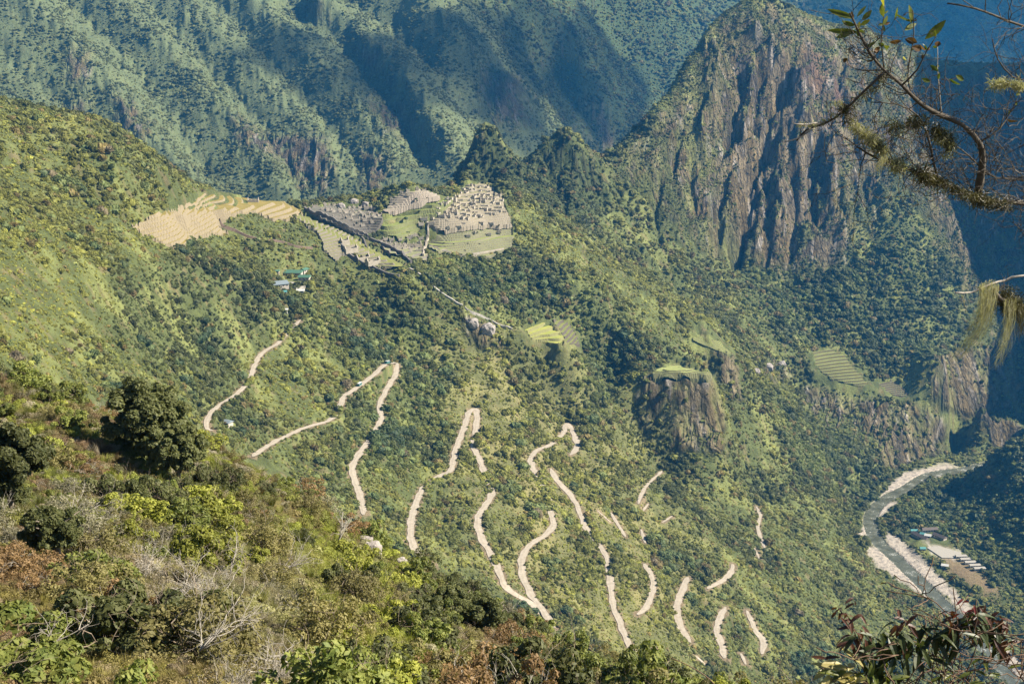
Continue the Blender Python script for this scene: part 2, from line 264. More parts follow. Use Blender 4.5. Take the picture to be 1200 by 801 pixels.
def grid_at(G, x, y):
    yy = np.maximum(np.asarray(y, float) + Y0, YR[0]); s = np.asarray(x, float) / yy
    return bil(G, np.interp(s, SC, np.arange(NC)), np.interp(yy, YR, np.arange(NR)))
def hit(u, v, dmin=100., dmax=6000., lift=0.0):
    """first crossing of the view ray through a photo pixel with the terrain"""
    rx, ry, rz = ray(u, v); y = np.exp(np.linspace(math.log(dmin), math.log(dmax), 6000)); t = y / ry
    zz = grid_at(Z, rx * t, y) + lift; b = (ZC + rz * t) < zz
    k = int(np.argmax(b)) if b.any() else len(y) - 1
    return Vector((rx * t[k], y[k], float(zz[k]) - lift))
# ------------------------------------------------------------------ object helpers
def tag(o, label=None, cat=None, group=None, kind=None):
    if label: o['label'] = label
    if cat: o['category'] = cat
    if group: o['group'] = group
    if kind: o['kind'] = kind
    return o
def empty(name, loc=(0, 0, 0), rz=0, s=1.0):
    o = bpy.data.objects.new(name, None); COL.objects.link(o); o.location = loc; o.rotation_euler = (0, 0, rz); o.scale = (s, s, s); o.empty_display_size = .5
    return o
def np_mesh(name, verts, faces, mats=(), mi=None, smooth=False, attrs=None):
    """verts (n,3), faces (m,3|4) array"""
    me = bpy.data.meshes.new(name); verts = np.asarray(verts, np.float32); faces = np.asarray(faces, np.int32)
    me.vertices.add(len(verts)); me.vertices.foreach_set('co', verts.ravel())
    k = faces.shape[1]; me.loops.add(faces.size); me.loops.foreach_set('vertex_index', faces.ravel())
    me.polygons.add(len(faces)); me.polygons.foreach_set('loop_start', np.arange(0, faces.size, k, dtype=np.int32))
    me.polygons.foreach_set('loop_total', np.full(len(faces), k, np.int32))
    if mi is not None: me.polygons.foreach_set('material_index', np.asarray(mi, np.int32))
    me.polygons.foreach_set('use_smooth', np.full(len(faces), smooth))
    for m in mats: me.materials.append(m)
    for an, (dom, typ, data) in (attrs or {}).items():
        a = me.attributes.new(an, typ, dom); a.data.foreach_set({'FLOAT_COLOR': 'color', 'FLOAT': 'value', 'FLOAT_VECTOR': 'vector', 'INT': 'value'}[typ], np.asarray(data).ravel())
    me.update(calc_edges=True); return me
def link(name, me, parent=None, loc=None):
    o = bpy.data.objects.new(name, me); COL.objects.link(o)
    if parent is not None: o.parent = parent
    if loc is not None: o.location = loc
    return o
class MB:
    """collects boxes, tubes, prisms and loose faces, then makes ONE mesh"""
    def __init__(s): s.v = []; s.f = []
    def add(s, vs, fs):
        n = len(s.v); s.v += [tuple(v) for v in vs]; s.f += [tuple(i + n for i in f) for f in fs]
    def box(s, c, d, rz=0, tilt=None):
        m = Matrix.Rotation(rz, 3, 'Z'); P = []
        for k in (-1, 1):
            for j in (-1, 1):
                for i in (-1, 1):
                    p = Vector((i * d[0] / 2, j * d[1] / 2, k * d[2] / 2)); 
                    if tilt: p = tilt @ p
                    P.append(m @ p + Vector(c))
        s.add(P, [(0, 2, 3, 1), (4, 5, 7, 6), (0, 1, 5, 4), (2, 6, 7, 3), (0, 4, 6, 2), (1, 3, 7, 5)])
    def tube(s, pts, rad, n=6, cap=True):
        pts = [Vector(p) for p in pts]; m = len(pts)
        if not hasattr(rad, '__len__'): rad = [rad] * m
        rings = []; up = Vector((.123, .2, .97)).normalized()
        for i, p in enumerate(pts):
            t = (pts[min(i + 1, m - 1)] - pts[max(i - 1, 0)]); t = t.normalized() if t.length > 1e-9 else Vector((0, 0, 1))
            a = t.cross(up); a = a.normalized() if a.length > .01 else t.orthogonal().normalized(); b = t.cross(a); up = a.cross(t) if abs(a.cross(t).length) > .01 else up
            rings.append([p + (a * math.cos(2 * math.pi * k / n) + b * math.sin(2 * math.pi * k / n)) * rad[i] for k in range(n)])
        vs = [v for r in rings for v in r]; fs = [(i * n + k, i * n + (k + 1) % n, (i + 1) * n + (k + 1) % n, (i + 1) * n + k) for i in range(m - 1) for k in range(n)]
        if cap: fs += [tuple(range(n - 1, -1, -1)), tuple((m - 1) * n + k for k in range(n))]
        s.add(vs, fs)
    def mesh(s, name, mat, smooth=False):
        me = bpy.data.meshes.new(name); me.from_pydata(s.v, [], s.f); me.materials.append(mat)
        if smooth: me.polygons.foreach_set('use_smooth', [True] * len(me.polygons))
        me.update(); return me
    def build(s, name, mat, parent=None, smooth=False): return link(name, s.mesh(name, mat, smooth), parent)
# ------------------------------------------------------------------ materials
class NT:
    def __init__(s, name):
        s.m = bpy.data.materials.new(name); s.m.use_nodes = True; s.t = s.m.node_tree; s.t.nodes.clear()
        s.out = s.n('ShaderNodeOutputMaterial')
    def n(s, typ, **k):
        nd = s.t.nodes.new(typ)
        for a, b in k.items():
            if a in ('inp',):
                for i, val in b.items():
                    if isinstance(val, bpy.types.NodeSocket): s.t.links.new(val, nd.inputs[i])
                    else: nd.inputs[i].default_value = val
            else: setattr(nd, a, b)
        return nd
    def noise(s, scale, detail=4, rough=.55, vec=None, typ='FBM'):
        nd = s.n('ShaderNodeTexNoise', inp={'Scale': scale, 'Detail': detail, 'Roughness': rough})
        if vec is not None: s.t.links.new(vec, nd.inputs['Vector'])
        return nd.outputs['Fac']
    def ramp(s, fac, stops, interp='LINEAR'):
        nd = s.n('ShaderNodeValToRGB', inp={0: fac}); cr = nd.color_ramp; cr.interpolation = interp
        while len(cr.elements) < len(stops): cr.elements.new(.5)
        for e, (p, c) in zip(cr.elements, stops): e.position = p; e.color = (c[0], c[1], c[2], 1) if hasattr(c, '__len__') else (c, c, c, 1)
        return nd.outputs[0]
    def mix(s, fac, a, b, mode='MIX'):
        nd = s.n('ShaderNodeMix', data_type='RGBA', blend_type=mode)
        for i, val in ((0, fac), (6, a), (7, b)):
            if isinstance(val, bpy.types.NodeSocket): s.t.links.new(val, nd.inputs[i])
            else: nd.inputs[i].default_value = (*val, 1) if hasattr(val, '__len__') and len(val) == 3 else val
        return nd.outputs[2]
    def math(s, op, a, b=0.0):
        nd = s.n('ShaderNodeMath', operation=op, inp={0: a, 1: b}); return nd.outputs[0]
    def pos(s): return s.n('ShaderNodeNewGeometry').outputs['Position']
    def obj(s): return s.n('ShaderNodeTexCoord').outputs['Object']
    def bump(s, h, strength=.5, dist=1.0):
        return s.n('ShaderNodeBump', inp={'Strength': strength, 'Distance': dist, 'Height': h}).outputs[0]
    def finish(s, col, rough=.9, nrm=None, metal=0.0, spec=.2, sss=None):
        b = s.n('ShaderNodeBsdfPrincipled'); L = s.t.links.new
        for k, v in (('Base Color', col), ('Roughness', rough), ('Metallic', metal), ('Specular IOR Level', spec)):
            if isinstance(v, bpy.types.NodeSocket): L(v, b.inputs[k])
            else: b.inputs[k].default_value = (*v, 1) if hasattr(v, '__len__') and len(v) == 3 else v
        if nrm is not None: L(nrm, b.inputs['Normal'])
        L(b.outputs[0], s.out.inputs[0]); s.b = b; return s.m
    def leaf(s, col, trans=.3, rough=.6, spec=.25):
        """diffuse + a little gloss + light through the leaf"""
        b = s.n('ShaderNodeBsdfPrincipled'); L = s.t.links.new; L(col, b.inputs['Base Color']); b.inputs['Roughness'].default_value = rough; b.inputs['Specular IOR Level'].default_value = spec
        t = s.n('ShaderNodeBsdfTranslucent'); L(s.mix(1.0, col, (1.1, 1.15, .6), 'MULTIPLY'), t.inputs[0])
        m = s.n('ShaderNodeMixShader', inp={0: trans, 1: b.outputs[0], 2: t.outputs[0]}); L(m.outputs[0], s.out.inputs[0]); return s.m
def simple_mat(name, c1, c2, scale=3, rough=.85, bump=.3, bdist=.05, spec=.2, world=False, metal=0.0):
    t = NT(name); p = t.pos() if world else t.obj(); f = t.noise(scale, 6, .65, p); g = t.noise(scale * 7, 3, .6, p)
    c = t.mix(t.ramp(f, [(.3, 0), (.7, 1)]), c1, c2); c = t.mix(.35, c, t.ramp(g, [(.3, .35), (.7, 1.0)]), 'MULTIPLY')
    return t.finish(c, rough, t.bump(g, bump, bdist), metal, spec)
GROUND_PAINT = []
# ------------------------------------------------------------------ road, river and paths: traced on the slope they lie on
def resample(P, step):
    P = [Vector(p) for p in P]; out = [P[0]]; acc = 0
    # catmull-rom first
    Q = []
    for i in range(len(P) - 1):
        a, b, c, d = P[max(i - 1, 0)], P[i], P[i + 1], P[min(i + 2, len(P) - 1)]
        n = max(2, int((c - b).length / step))
        for k in range(n):
            t = k / n; Q.append(.5 * ((2 * b) + (-a + c) * t + (2 * a - 5 * b + 4 * c - d) * t * t + (-a + 3 * b - 3 * c + d) * t ** 3))
    Q.append(P[-1]); return Q
def smooth_z(P, n=8):
    z = np.array([p.z for p in P]); 
    if len(z) > 2 * n: k = np.ones(2 * n + 1) / (2 * n + 1); z = np.convolve(np.pad(z, n, mode='edge'), k, 'valid')
    return [Vector((p.x, p.y, float(q))) for p, q in zip(P, z)]
ROADS_PX = [
 ([(352, 374), (343, 384), (325, 403), (308, 413), (300, 425), (292, 445), (280, 460), (262, 471), (248, 483), (242, 496), (250, 508)], 3.1),
 ([(296, 534), (318, 520), (335, 511), (360, 500), (385, 493), (397, 480), (402, 466), (414, 457), (427, 448), (440, 438), (448, 429), (457, 424), (464, 428), (463, 440), (452, 458), (445, 475), (446, 492), (436, 510), (422, 530), (413, 546), (415, 562), (422, 580), (426, 603)], 3.7),
 ([(510, 668), (497, 652), (484, 637), (481, 616), (487, 592), (496, 572), (512, 560), (528, 550), (534, 527), (544, 500), (551, 481), (558, 480), (558, 500), (555, 520), (562, 540), (569, 556), (576, 576), (570, 590), (560, 606), (563, 627), (573, 647), (585, 668), (590, 684), (602, 694), (622, 708), (641, 725), (650, 735)], 3.9),
 ([(650, 735), (634, 712), (621, 694), (612, 670), (613, 650), (624, 636), (640, 626), (648, 615), (645, 598), (640, 575), (629, 555), (622, 540), (628, 528), (645, 521), (659, 509), (665, 496), (672, 508), (676, 524), (668, 533)], 3.9),
 ([(645, 548), (655, 565), (670, 582), (680, 600), (687, 618), (703, 640), (712, 656), (715, 680), (718, 708), (727, 730), (738, 755), (754, 770)], 3.4),
 ([(716, 600), (724, 613), (733, 630)], 2.5), ([(748, 590), (756, 571), (776, 552)], 2.4), ([(751, 620), (756, 636)], 3), ([(755, 660), (764, 676), (765, 692), (757, 711), (747, 719)], 3.6),
 ([(806, 676), (797, 698), (793, 716), (798, 735), (809, 753)], 4.4), ([(829, 689), (848, 679), (858, 668), (858, 660)], 4), ([(850, 711), (840, 735), (845, 752), (849, 771)], 4.2),
 ([(886, 592), (891, 605), (888, 618), (896, 642)], 2.6), ([(875, 714), (884, 735), (895, 752), (893, 766)], 3.8), ([(768, 760), (780, 772)], 3), ([(884, 642), (890, 655)], 2.4), ([(752, 600), (760, 590)], 2), ([(700, 598), (716, 612)], 2.2), ([(815, 768), (826, 778)], 3.2), ([(868, 765), (874, 778)], 3.2), ([(776, 612), (788, 604)], 2)]
ROADS = []
for px, hw in ROADS_PX:
    P = [hit(u, v, 500) for u, v in px]
    P = [p for i, p in enumerate(P) if i == 0 or (p - P[i - 1]).length < 260]
    ROADS.append((smooth_z(resample(P, 2.0)), hw * .78))
Droad = np.full(Z.shape, 99.0, np.float32); Zroad = np.zeros(Z.shape, np.float32)
def stamp(P, rad, Dst, Zst, hw=0):
    for p in P:
        yy = p.y + Y0; r0 = np.searchsorted(YR, yy - rad); r1 = np.searchsorted(YR, yy + rad) + 1
        c0 = np.searchsorted(SC, (p.x - rad) / yy); c1 = np.searchsorted(SC, (p.x + rad) / yy) + 1
        if r1 <= r0 or c1 <= c0: continue
        d = np.hypot(X[r0:r1, c0:c1] - p.x, Y[r0:r1, c0:c1] - p.y) - hw; w_ = Dst[r0:r1, c0:c1]; m = d < w_
        w_[m] = d[m]; Zst[r0:r1, c0:c1][m] = p.z
for P, hw in ROADS: stamp(P, 20, Droad, Zroad, hw)
k = 1 - sstep(1.5, 9, Droad); Z[:] = Z * (1 - k) + (Zroad - .25) * k
def paint_road(A):
    m = (1 - sstep(.8, 3.2, Droad + noise(X / 5, Y / 5, 101) * 3.0)); return lerp(A, col((.25, .185, .12)), m * .8)
GROUND_PAINT.append(paint_road)
# river
RIV_PX = [(1190, 535), (1135, 549), (1090, 556), (1062, 572), (1040, 583), (1025, 596), (1020, 612), (1028, 633), (1048, 652), (1075, 678), (1102, 705), (1128, 730), (1160, 765), (1210, 825), (1300, 900)]
RIV = resample([at_z(u, v, 0.0) for u, v in RIV_PX], 5)
Driv = np.full(Z.shape, 200.0, np.float32); Zr_ = np.zeros(Z.shape, np.float32); stamp(RIV, 110, Driv, Zr_, 0)
RW = 9.5
bank = np.where(Driv < RW, -2.2, .4 + (Driv - RW) * .035)
k = 1 - sstep(34, 62, Driv); Z[:] = np.where(Driv < 110, Z * (1 - k) + bank * k, Z)
GRAVEL = regs(([(1058, 549), (1122, 544), (1100, 560), (1078, 572), (1048, 574), (1030, 582), (1040, 565)], 1500, 2300), ([(1018, 600), (1040, 590), (1052, 592), (1040, 604), (1030, 612), (1018, 625), (1005, 612)], 1400, 2100),
    ([(1016, 634), (1030, 640), (1060, 660), (1092, 688), (1120, 712), (1108, 716), (1085, 700), (1055, 680), (1030, 662), (1018, 648)], 1200, 1800),
    ([(1036, 626), (1052, 632), (1080, 655), (1130, 700), (1175, 745), (1200, 775), (1215, 800), (1190, 790), (1150, 740), (1110, 700), (1070, 668), (1040, 640)], 1100, 1800), soft=2.5, wob=2.5)
LOTS = regs(([(1084, 640), (1098, 642), (1126, 648), (1124, 653), (1108, 655), (1092, 648)], 1400, 1700),)
DIRT = regs(([(1100, 650), (1128, 655), (1150, 672), (1172, 690), (1170, 700), (1140, 690), (1110, 668)], 1300, 1700), soft=6)
def paint_river(A):
    pb = np.zeros_like(A) + col((.42, .365, .30)); pb = lerp(pb, col((.25, .22, .19)), sstep(.0, .5, noise(X / 6, Y / 6, 111) + .5 * noise(X / 2, Y / 2, 112)))
    A = lerp(A, pb, np.maximum(GRAVEL, (1 - sstep(RW - 2, RW + 3, Driv)) * .7)); A = lerp(A, col((.55, .48, .42)), LOTS); return lerp(A, col((.24, .17, .10)), DIRT * .8)
GROUND_PAINT.append(paint_river)
# flat ground for the buildings by the river, and the hotel by the ruins
def flatten(u, v, rad, z=None):
    p = hit(u, v, 600); z = p.z if z is None else z; d = np.hypot(X - p.x, Y - p.y); k = (1 - sstep(rad, rad * 1.35, d)) * sstep(RW + 3, RW + 16, Driv); Z[:] = Z * (1 - k) + z * k; return Vector((p.x, p.y, z))
BR = flatten(1112, 645, 40, 5.0)
HOTEL = flatten(343, 330, 22)
# ------------------------------------------------------------------ terrace fields
TERR = []   # name, label, category, polygon, dmin, dmax, step height, grass colour, wall colour, group
def terr(*a): TERR.append(a)
TAN = (.34, .26, .085); GRN = (.17, .20, .06); YEL = (.28, .28, .09); GREY = (.22, .20, .165); STN = (.22, .195, .16); DK = (.10, .09, .08)
terr('terrace_field', 'broad dry yellow terraces at the top left end of the ruins', 'terraces', [(152, 262), (175, 252), (200, 240), (240, 222), (300, 229), (330, 234), (352, 246), (342, 254), (322, 256), (300, 248), (280, 247), (262, 256), (256, 262), (268, 270), (232, 274), (218, 285), (205, 290), (190, 282), (170, 272)], 1000, 1900, 3.6, TAN, (.33, .27, .17))
terr('terrace_field', 'long yellow green terraces falling beside the diagonal stone wall', 'terraces', [(340, 246), (356, 247), (400, 264), (440, 288), (478, 308), (468, 317), (440, 310), (418, 296), (400, 296), (392, 305), (380, 292), (372, 270), (352, 258)], 1200, 1900, 2.4, YEL, (.26, .23, .17))
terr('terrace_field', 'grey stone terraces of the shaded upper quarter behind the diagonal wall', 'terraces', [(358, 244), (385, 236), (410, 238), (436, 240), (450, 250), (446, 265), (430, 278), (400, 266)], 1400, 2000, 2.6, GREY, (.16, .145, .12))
terr('plaza', 'bright green stepped lawn in the middle of the ruins', 'plaza', [(434, 262), (450, 252), (480, 240), (514, 228), (530, 232), (512, 252), (495, 262), (478, 280), (455, 276)], 1400, 2000, 5.2, (.26, .29, .09), (.24, .25, .11))
terr('terraced_hill', 'pale stepped pyramid hill rising above the green lawn', 'hill', [(448, 248), (460, 232), (474, 220), (488, 217), (502, 223), (516, 229), (480, 240), (460, 248)], 1400, 2050, 2.4, (.42, .36, .26), (.40, .34, .27))
terr('terrace_field', 'crowded pale terraces under the upper right houses of the ruins', 'terraces', [(502, 262), (512, 246), (528, 232), (545, 217), (562, 211), (578, 217), (590, 236), (600, 262), (560, 264), (520, 270)], 1400, 2050, 2.4, (.40, .34, .22), (.36, .31, .23))
terr('terrace_field', 'curved green and grey terraces at the right edge of the ruins', 'terraces', [(500, 275), (520, 268), (560, 263), (602, 261), (603, 276), (596, 292), (570, 300), (540, 297), (502, 291)], 1400, 2050, 2.2, (.30, .32, .11), (.26, .245, .15))
terr('terrace_field', 'stone walled terraces at the lower edge of the ruins above dark trees', 'terraces', [(432, 280), (450, 276), (480, 281), (502, 288), (498, 304), (490, 306), (462, 298)], 1300, 2000, 2.2, (.34, .32, .18), STN)
terr('terrace_field', 'small bright lawn terrace hanging alone on the forest slope', 'terraces', [(612, 384), (636, 371), (648, 378), (660, 396), (665, 404), (645, 402), (625, 396)], 1300, 1800, 3.5, (.42, .42, .11), (.30, .29, .12))
terr('terrace_field', 'narrow dark green steps right of the small lone lawn', 'terraces', [(648, 374), (668, 372), (674, 384), (680, 403), (664, 402), (656, 388)], 1300, 1800, 3.2, (.26, .27, .09), (.15, .13, .10))
terr('terrace_field', 'pale green flat top of the square cliff', 'terraces', [(762, 437), (776, 430), (792, 421), (812, 427), (834, 437), (830, 444), (800, 444), (768, 444)], 1400, 1700, 1.5, (.38, .40, .15), (.22, .215, .10))
terr('terrace_field', 'small bright grass patch on the dark knoll behind the square cliff', 'terraces', [(811, 395), (826, 394), (842, 400), (858, 413), (848, 417), (830, 407), (815, 403)], 1500, 1900, 1.5, (.36, .38, .12), (.20, .205, .09))
terr('terrace_field', 'ruined stepped terraces on the forest shelf above the river cliffs', 'terraces', [(952, 412), (972, 406), (992, 416), (1003, 430), (1018, 447), (1008, 452), (984, 447), (962, 436), (954, 426)], 1750, 2150, 3.6, (.31, .32, .12), (.20, .19, .09))
terr('terrace_field', 'small striped terraces right of the ruined stepped shelf', 'terraces', [(1026, 448), (1048, 444), (1066, 458), (1066, 464), (1040, 460)], 1750, 2150, 2.6, (.30, .33, .12), (.17, .14, .10))
CITY = np.zeros(Z.shape, np.float32)
for T in TERR:
    m = region(T[3], T[4], T[5], soft=2.0, wob=0); CITY = np.maximum(CITY, m)
Zsmooth = Z.copy(); Z -= 4.0 * (CITY > .95)
CLEAR = CITY.copy()
for T in TERR[8:]:
    P_ = [(a, b + 5) for a, b in T[3]]; CLEAR = np.maximum(CLEAR, region(P_, T[4], T[5], soft=10, wob=3) > .25) 
TREE_BLOCK = np.maximum.reduce([CLEAR * 1.0, 1 - sstep(.2, 1.2, Droad), GRAVEL, 1 - sstep(RW, RW + 3, Driv), LOTS, DIRT * .7])
for (u, v, r_) in ((343, 330, 20),): 
    p = hit(u, v, 600); TREE_BLOCK = np.maximum(TREE_BLOCK, 1 - sstep(r_ - 6, r_ - 1, np.hypot(X - p.x, Y - p.y)))
TREE_BLOCK = np.maximum(TREE_BLOCK, region([(1062, 618), (1085, 622), (1108, 628), (1150, 665), (1152, 675), (1120, 660), (1085, 652), (1064, 640)], 1300, 1800, soft=3, wob=0))
GAPS = regs(([(496, 574), (500, 560), (516, 552), (527, 556), (515, 566), (503, 578)], 700, 1700), ([(561, 556), (572, 556), (582, 572), (574, 580), (566, 572)], 700, 1700), ([(555, 510), (562, 510), (562, 524), (555, 522)], 700, 1700), ([(626, 562), (640, 562), (652, 596), (652, 610), (642, 606)], 700, 1700),
    ([(686, 612), (694, 612), (706, 640), (700, 644)], 700, 1700), ([(385, 486), (400, 484), (398, 494), (384, 496)], 800, 1700), ([(288, 448), (298, 448), (296, 456), (286, 456)], 800, 1700), ([(648, 512), (656, 508), (660, 516), (650, 520)], 700, 1700), ([(440, 512), (448, 508), (446, 520), (436, 522)], 800, 1700), ([(714, 668), (722, 668), (722, 676), (714, 676)], 700, 1700), ([(576, 655), (588, 655), (588, 664), (578, 664)], 700, 1700), ([(326, 396), (340, 388), (346, 392), (330, 404)], 800, 1800), soft=2, wob=1)
TREE_BLOCK = TREE_BLOCK * (1 - GAPS); Droad = np.maximum(Droad, GAPS * 30)
log('carved')
HAZE_DENSITY = 4.8e-5; EXPOSURE = 1.47
# ------------------------------------------------------------------ ground colour (albedo) and mesh
def slope_of():
    dzr = np.gradient(Z, axis=0) / np.maximum(np.gradient(Y, axis=0), .05); dx = np.gradient(X, axis=1); dzc = np.gradient(Z, axis=1) / np.maximum(dx, .05)
    shear = np.gradient(X, axis=0) / np.maximum(np.gradient(Y, axis=0), .05)
    return dzc, dzr - shear * dzc
GX, GY = slope_of(); SL = np.hypot(GX, GY)
def col(c): return np.array(c, np.float32)
def lerp(a, b, t): return a * (1 - t[..., None]) + b * t[..., None]
n1 = fbm(X / 45, Y / 45, 4, 71); n2 = fbm(X / 13, Y / 13, 4, 73); n3 = fbm(X / 160, Y / 160, 3, 75); n4 = noise(X / 4, Y / 4, 77)
A_ = np.zeros(Z.shape + (3,), np.float32) + col((.085, .10, .036))
A_ = lerp(A_, col((.165, .18, .06)), sstep(-.1, .35, n1)); A_ = lerp(A_, col((.17, .13, .07)), sstep(.1, .45, n2) * .6)
rockc = lerp(lerp(np.zeros_like(A_) + col((.14, .105, .052)), col((.195, .155, .095)), sstep(-.2, .3, noise(_wx / 23, Zb / 60, 81) + noise(X / 7, Zb / 14, 82) * .5)), col((.075, .065, .05)), sstep(.05, .4, noise(_wx / 30, Zb / 80, 83) + .4 * n4) * .8)
rockc = lerp(rockc, col((.30, .265, .23)), sstep(.36, .55, noise(_wx / 9, Zb / 34, 84) + .3 * n4) * .8)
redc = region([(930, 60), (1010, 90), (1060, 130), (1030, 200), (980, 150), (940, 110)], *HU, soft=25, wob=12)
rockc = lerp(rockc, col((.23, .125, .09)), redc * sstep(-.3, .3, noise(_wx / 18, Zb / 30, 85)) * .5)
veg_on_rock = sstep(-.05, .18, fbm(_wx / 30, Zb / 34, 4, 87) + .16 * (1.7 - SL) * .8 - .02)
veg_on_rock = np.maximum(veg_on_rock, sstep(-.25, .1, fbm(_wx / 22, Zb / 24, 4, 88)) * .95 * regs(([(715, 202), (775, 145), (815, 60), (850, 20), (862, 60), (845, 130), (830, 200), (835, 280), (800, 330), (740, 280)], 1900, 2500), ([(985, 45), (1060, 65), (1075, 150), (1060, 260), (1040, 330), (990, 320), (985, 250), (1015, 190), (1000, 110)], 1900, 2600), ([(850, 15), (900, 2), (960, 30), (930, 70), (880, 60)], 1900, 2500), soft=22, wob=10))
rockm = face * sstep(.75, 1.3, SL + n2 * .45) * (1 - veg_on_rock * .85)
rockm = np.maximum(rockm, cliff * sstep(.6, 1.2, SL + .5 * n2) * (1 - .6 * sstep(-.1, .2, n1 + n2)) * .95); rockm = np.maximum(rockm, farrock * sstep(-.35, .0, n2 + .3 * n1)); rockm = np.maximum(rockm, peakrock * sstep(-.1, .3, n2) * .7)
rockm = np.maximum(rockm, far * sstep(1.9, 2.6, SL + n2 * .5) * .5)
A_ = lerp(A_, rockc, rockm)
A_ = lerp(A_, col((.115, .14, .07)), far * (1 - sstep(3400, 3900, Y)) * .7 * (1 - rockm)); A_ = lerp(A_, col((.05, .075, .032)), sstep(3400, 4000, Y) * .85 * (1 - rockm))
A_ = lerp(A_, col((.045, .058, .024)), region([(535, 218), (545, 195), (572, 150), (600, 180), (665, 160), (700, 190), (720, 240), (690, 270), (640, 250), (600, 232)], 1820, 2200, soft=8, wob=6) * .8)  # shade of the small peaks put into a darker ground colour
A_ = A_ * (1 + .35 * noise(X / 9, Y / 9, 79) * mid)[..., None]
A_ = lerp(A_, col((.22, .195, .085)), region([(540, 400), (690, 425), (760, 560), (830, 700), (780, 790), (640, 740), (560, 620), (520, 480)], 700, 1550, soft=60, wob=12) * (.35 + .5 * sstep(-.2, .3, n1)) * (1 - rockm))
fg = lerp(np.zeros_like(A_) + col((.10, .075, .035)), col((.16, .14, .05)), sstep(-.2, .3, fbm(X / 3, Y / 3, 3, 90)))
A_ = A_ * (1 - near[..., None]) + fg * near[..., None]
for fn in GROUND_PAINT: A_ = fn(A_)
ii = np.arange(NR * NC).reshape(NR, NC)
faces = np.stack([ii[:-1, :-1], ii[:-1, 1:], ii[1:, 1:], ii[1:, :-1]], -1).reshape(-1, 4)
t = NT('ground_cover'); vc = t.n('ShaderNodeVertexColor', layer_name='tint'); ca = vc.outputs[0]; rka = vc.outputs[1]; p = t.pos(); mp = t.n('ShaderNodeMapping', inp={0: p, 3: (1, 1, .38)}).outputs[0]; k1 = t.noise(.045, 7, .68, mp); k2 = t.noise(.16, 6, .7, mp)
g1 = t.noise(.22, 7, .75, p); g2 = t.noise(2.2, 5, .7, p)
c = t.mix(.75, ca, t.ramp(g1, [(.25, .45), (.75, 1.5)]), 'MULTIPLY'); c = t.mix(.6, c, t.ramp(g2, [(.25, .5), (.75, 1.4)]), 'MULTIPLY')
rkc = t.mix(1.0, t.ramp(k1, [(.3, .5), (.7, 1.45)]), t.ramp(k2, [(.3, .62), (.7, 1.35)]), 'MULTIPLY'); c = t.mix(rka, c, t.mix(1.0, c, rkc, 'MULTIPLY')); vo = t.n('ShaderNodeTexVoronoi', feature='DISTANCE_TO_EDGE', inp={'Vector': t.mix(.12, mp, t.n('ShaderNodeTexNoise', inp={'Vector': mp, 'Scale': .08, 'Detail': 4}).outputs['Color'], 'ADD') if False else mp, 'Scale': .085}).outputs['Distance']; crk = t.ramp(vo, [(.0, 0), (.12, 1)]); c = t.mix(t.math('MULTIPLY', rka, .55), c, t.mix(1.0, c, t.ramp(vo, [(0, .35), (.10, 1.1)]), 'MULTIPLY')); rb_ = t.math('MULTIPLY', rka, t.math('ADD', t.math('MULTIPLY', k1, 18.0), t.math('ADD', t.math('MULTIPLY', k2, 7.0), t.math('MULTIPLY', crk, 2.0))))
M_GROUND = t.finish(c, .95, t.bump(t.math('ADD', rb_, t.math('ADD', t.math('MULTIPLY', g1, 2.0), t.math('MULTIPLY', g2, .5))), .9, 1.3), spec=.1)
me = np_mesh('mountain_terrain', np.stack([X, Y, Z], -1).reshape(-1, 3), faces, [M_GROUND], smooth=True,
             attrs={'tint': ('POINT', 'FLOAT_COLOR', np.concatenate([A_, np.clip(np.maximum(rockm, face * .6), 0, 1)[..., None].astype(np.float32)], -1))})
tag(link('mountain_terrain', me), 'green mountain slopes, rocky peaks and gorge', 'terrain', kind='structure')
log('ground mesh', len(faces))
# ------------------------------------------------------------------ road ribbon, water
def ribbon(P, hw, dz, seed, wob=.5):
    P = [Vector(p) for p in P]; V_ = []; n = len(P)
    for i, p in enumerate(P):
        t = (P[min(i + 1, n - 1)] - P[max(i - 1, 0)]); t.z = 0; t = t.normalized() if t.length > 0 else Vector((0, 1, 0)); s = Vector((t.y, -t.x, 0))
        w1 = hw * (1 + wob * float(noise(i / 6.0, seed, 3))); w2 = hw * (1 + wob * float(noise(i / 6.0, seed + 50, 4)))
        w1 *= min(1, .3 + min(i, n - 1 - i) / 9); w2 *= min(1, .3 + min(i, n - 1 - i) / 9)
        for q, zz in ((-w1, dz - .05), (-w1 * .45, dz - .06), (0, dz + .02), (w2 * .45, dz - .06), (w2, dz - .05)): V_.append(p + s * q + Vector((0, 0, zz)))
    return V_, [(i * 5 + k, i * 5 + k + 1, i * 5 + k + 6, i * 5 + k + 5) for i in range(n - 1) for k in range(4)]
t = NT('dirt_road'); p = t.pos(); a = t.noise(.3, 6, .6, p); b = t.noise(2.5, 4, .6, p)
c = t.mix(t.ramp(a, [(.3, 0), (.7, 1)]), (.31, .265, .20), (.43, .375, .30)); c = t.mix(.4, c, t.ramp(b, [(.3, .5), (.7, 1.1)]), 'MULTIPLY'); M_ROAD = t.finish(c, .95, t.bump(b, .5, .2), spec=.1)
mb = MB()
for i, (P, hw) in enumerate(ROADS): mb.add(*ribbon(P, hw, .16, i * 7.1))
tag(mb.build('road', M_ROAD), 'pale dirt switchback road', 'road', kind='structure')
t = NT('river_water'); p = t.pos(); a = t.noise(.06, 5, .65, p); b = t.noise(.6, 5, .7, p)
c = t.mix(t.ramp(a, [(.35, 0), (.65, 1)]), (.06, .062, .038), (.11, .115, .08)); foam = t.ramp(t.math('ADD', t.math('MULTIPLY', a, .5), t.math('MULTIPLY', b, .5)), [(.56, 0), (.63, 1)]); c = t.mix(foam, c, (.6, .6, .57))
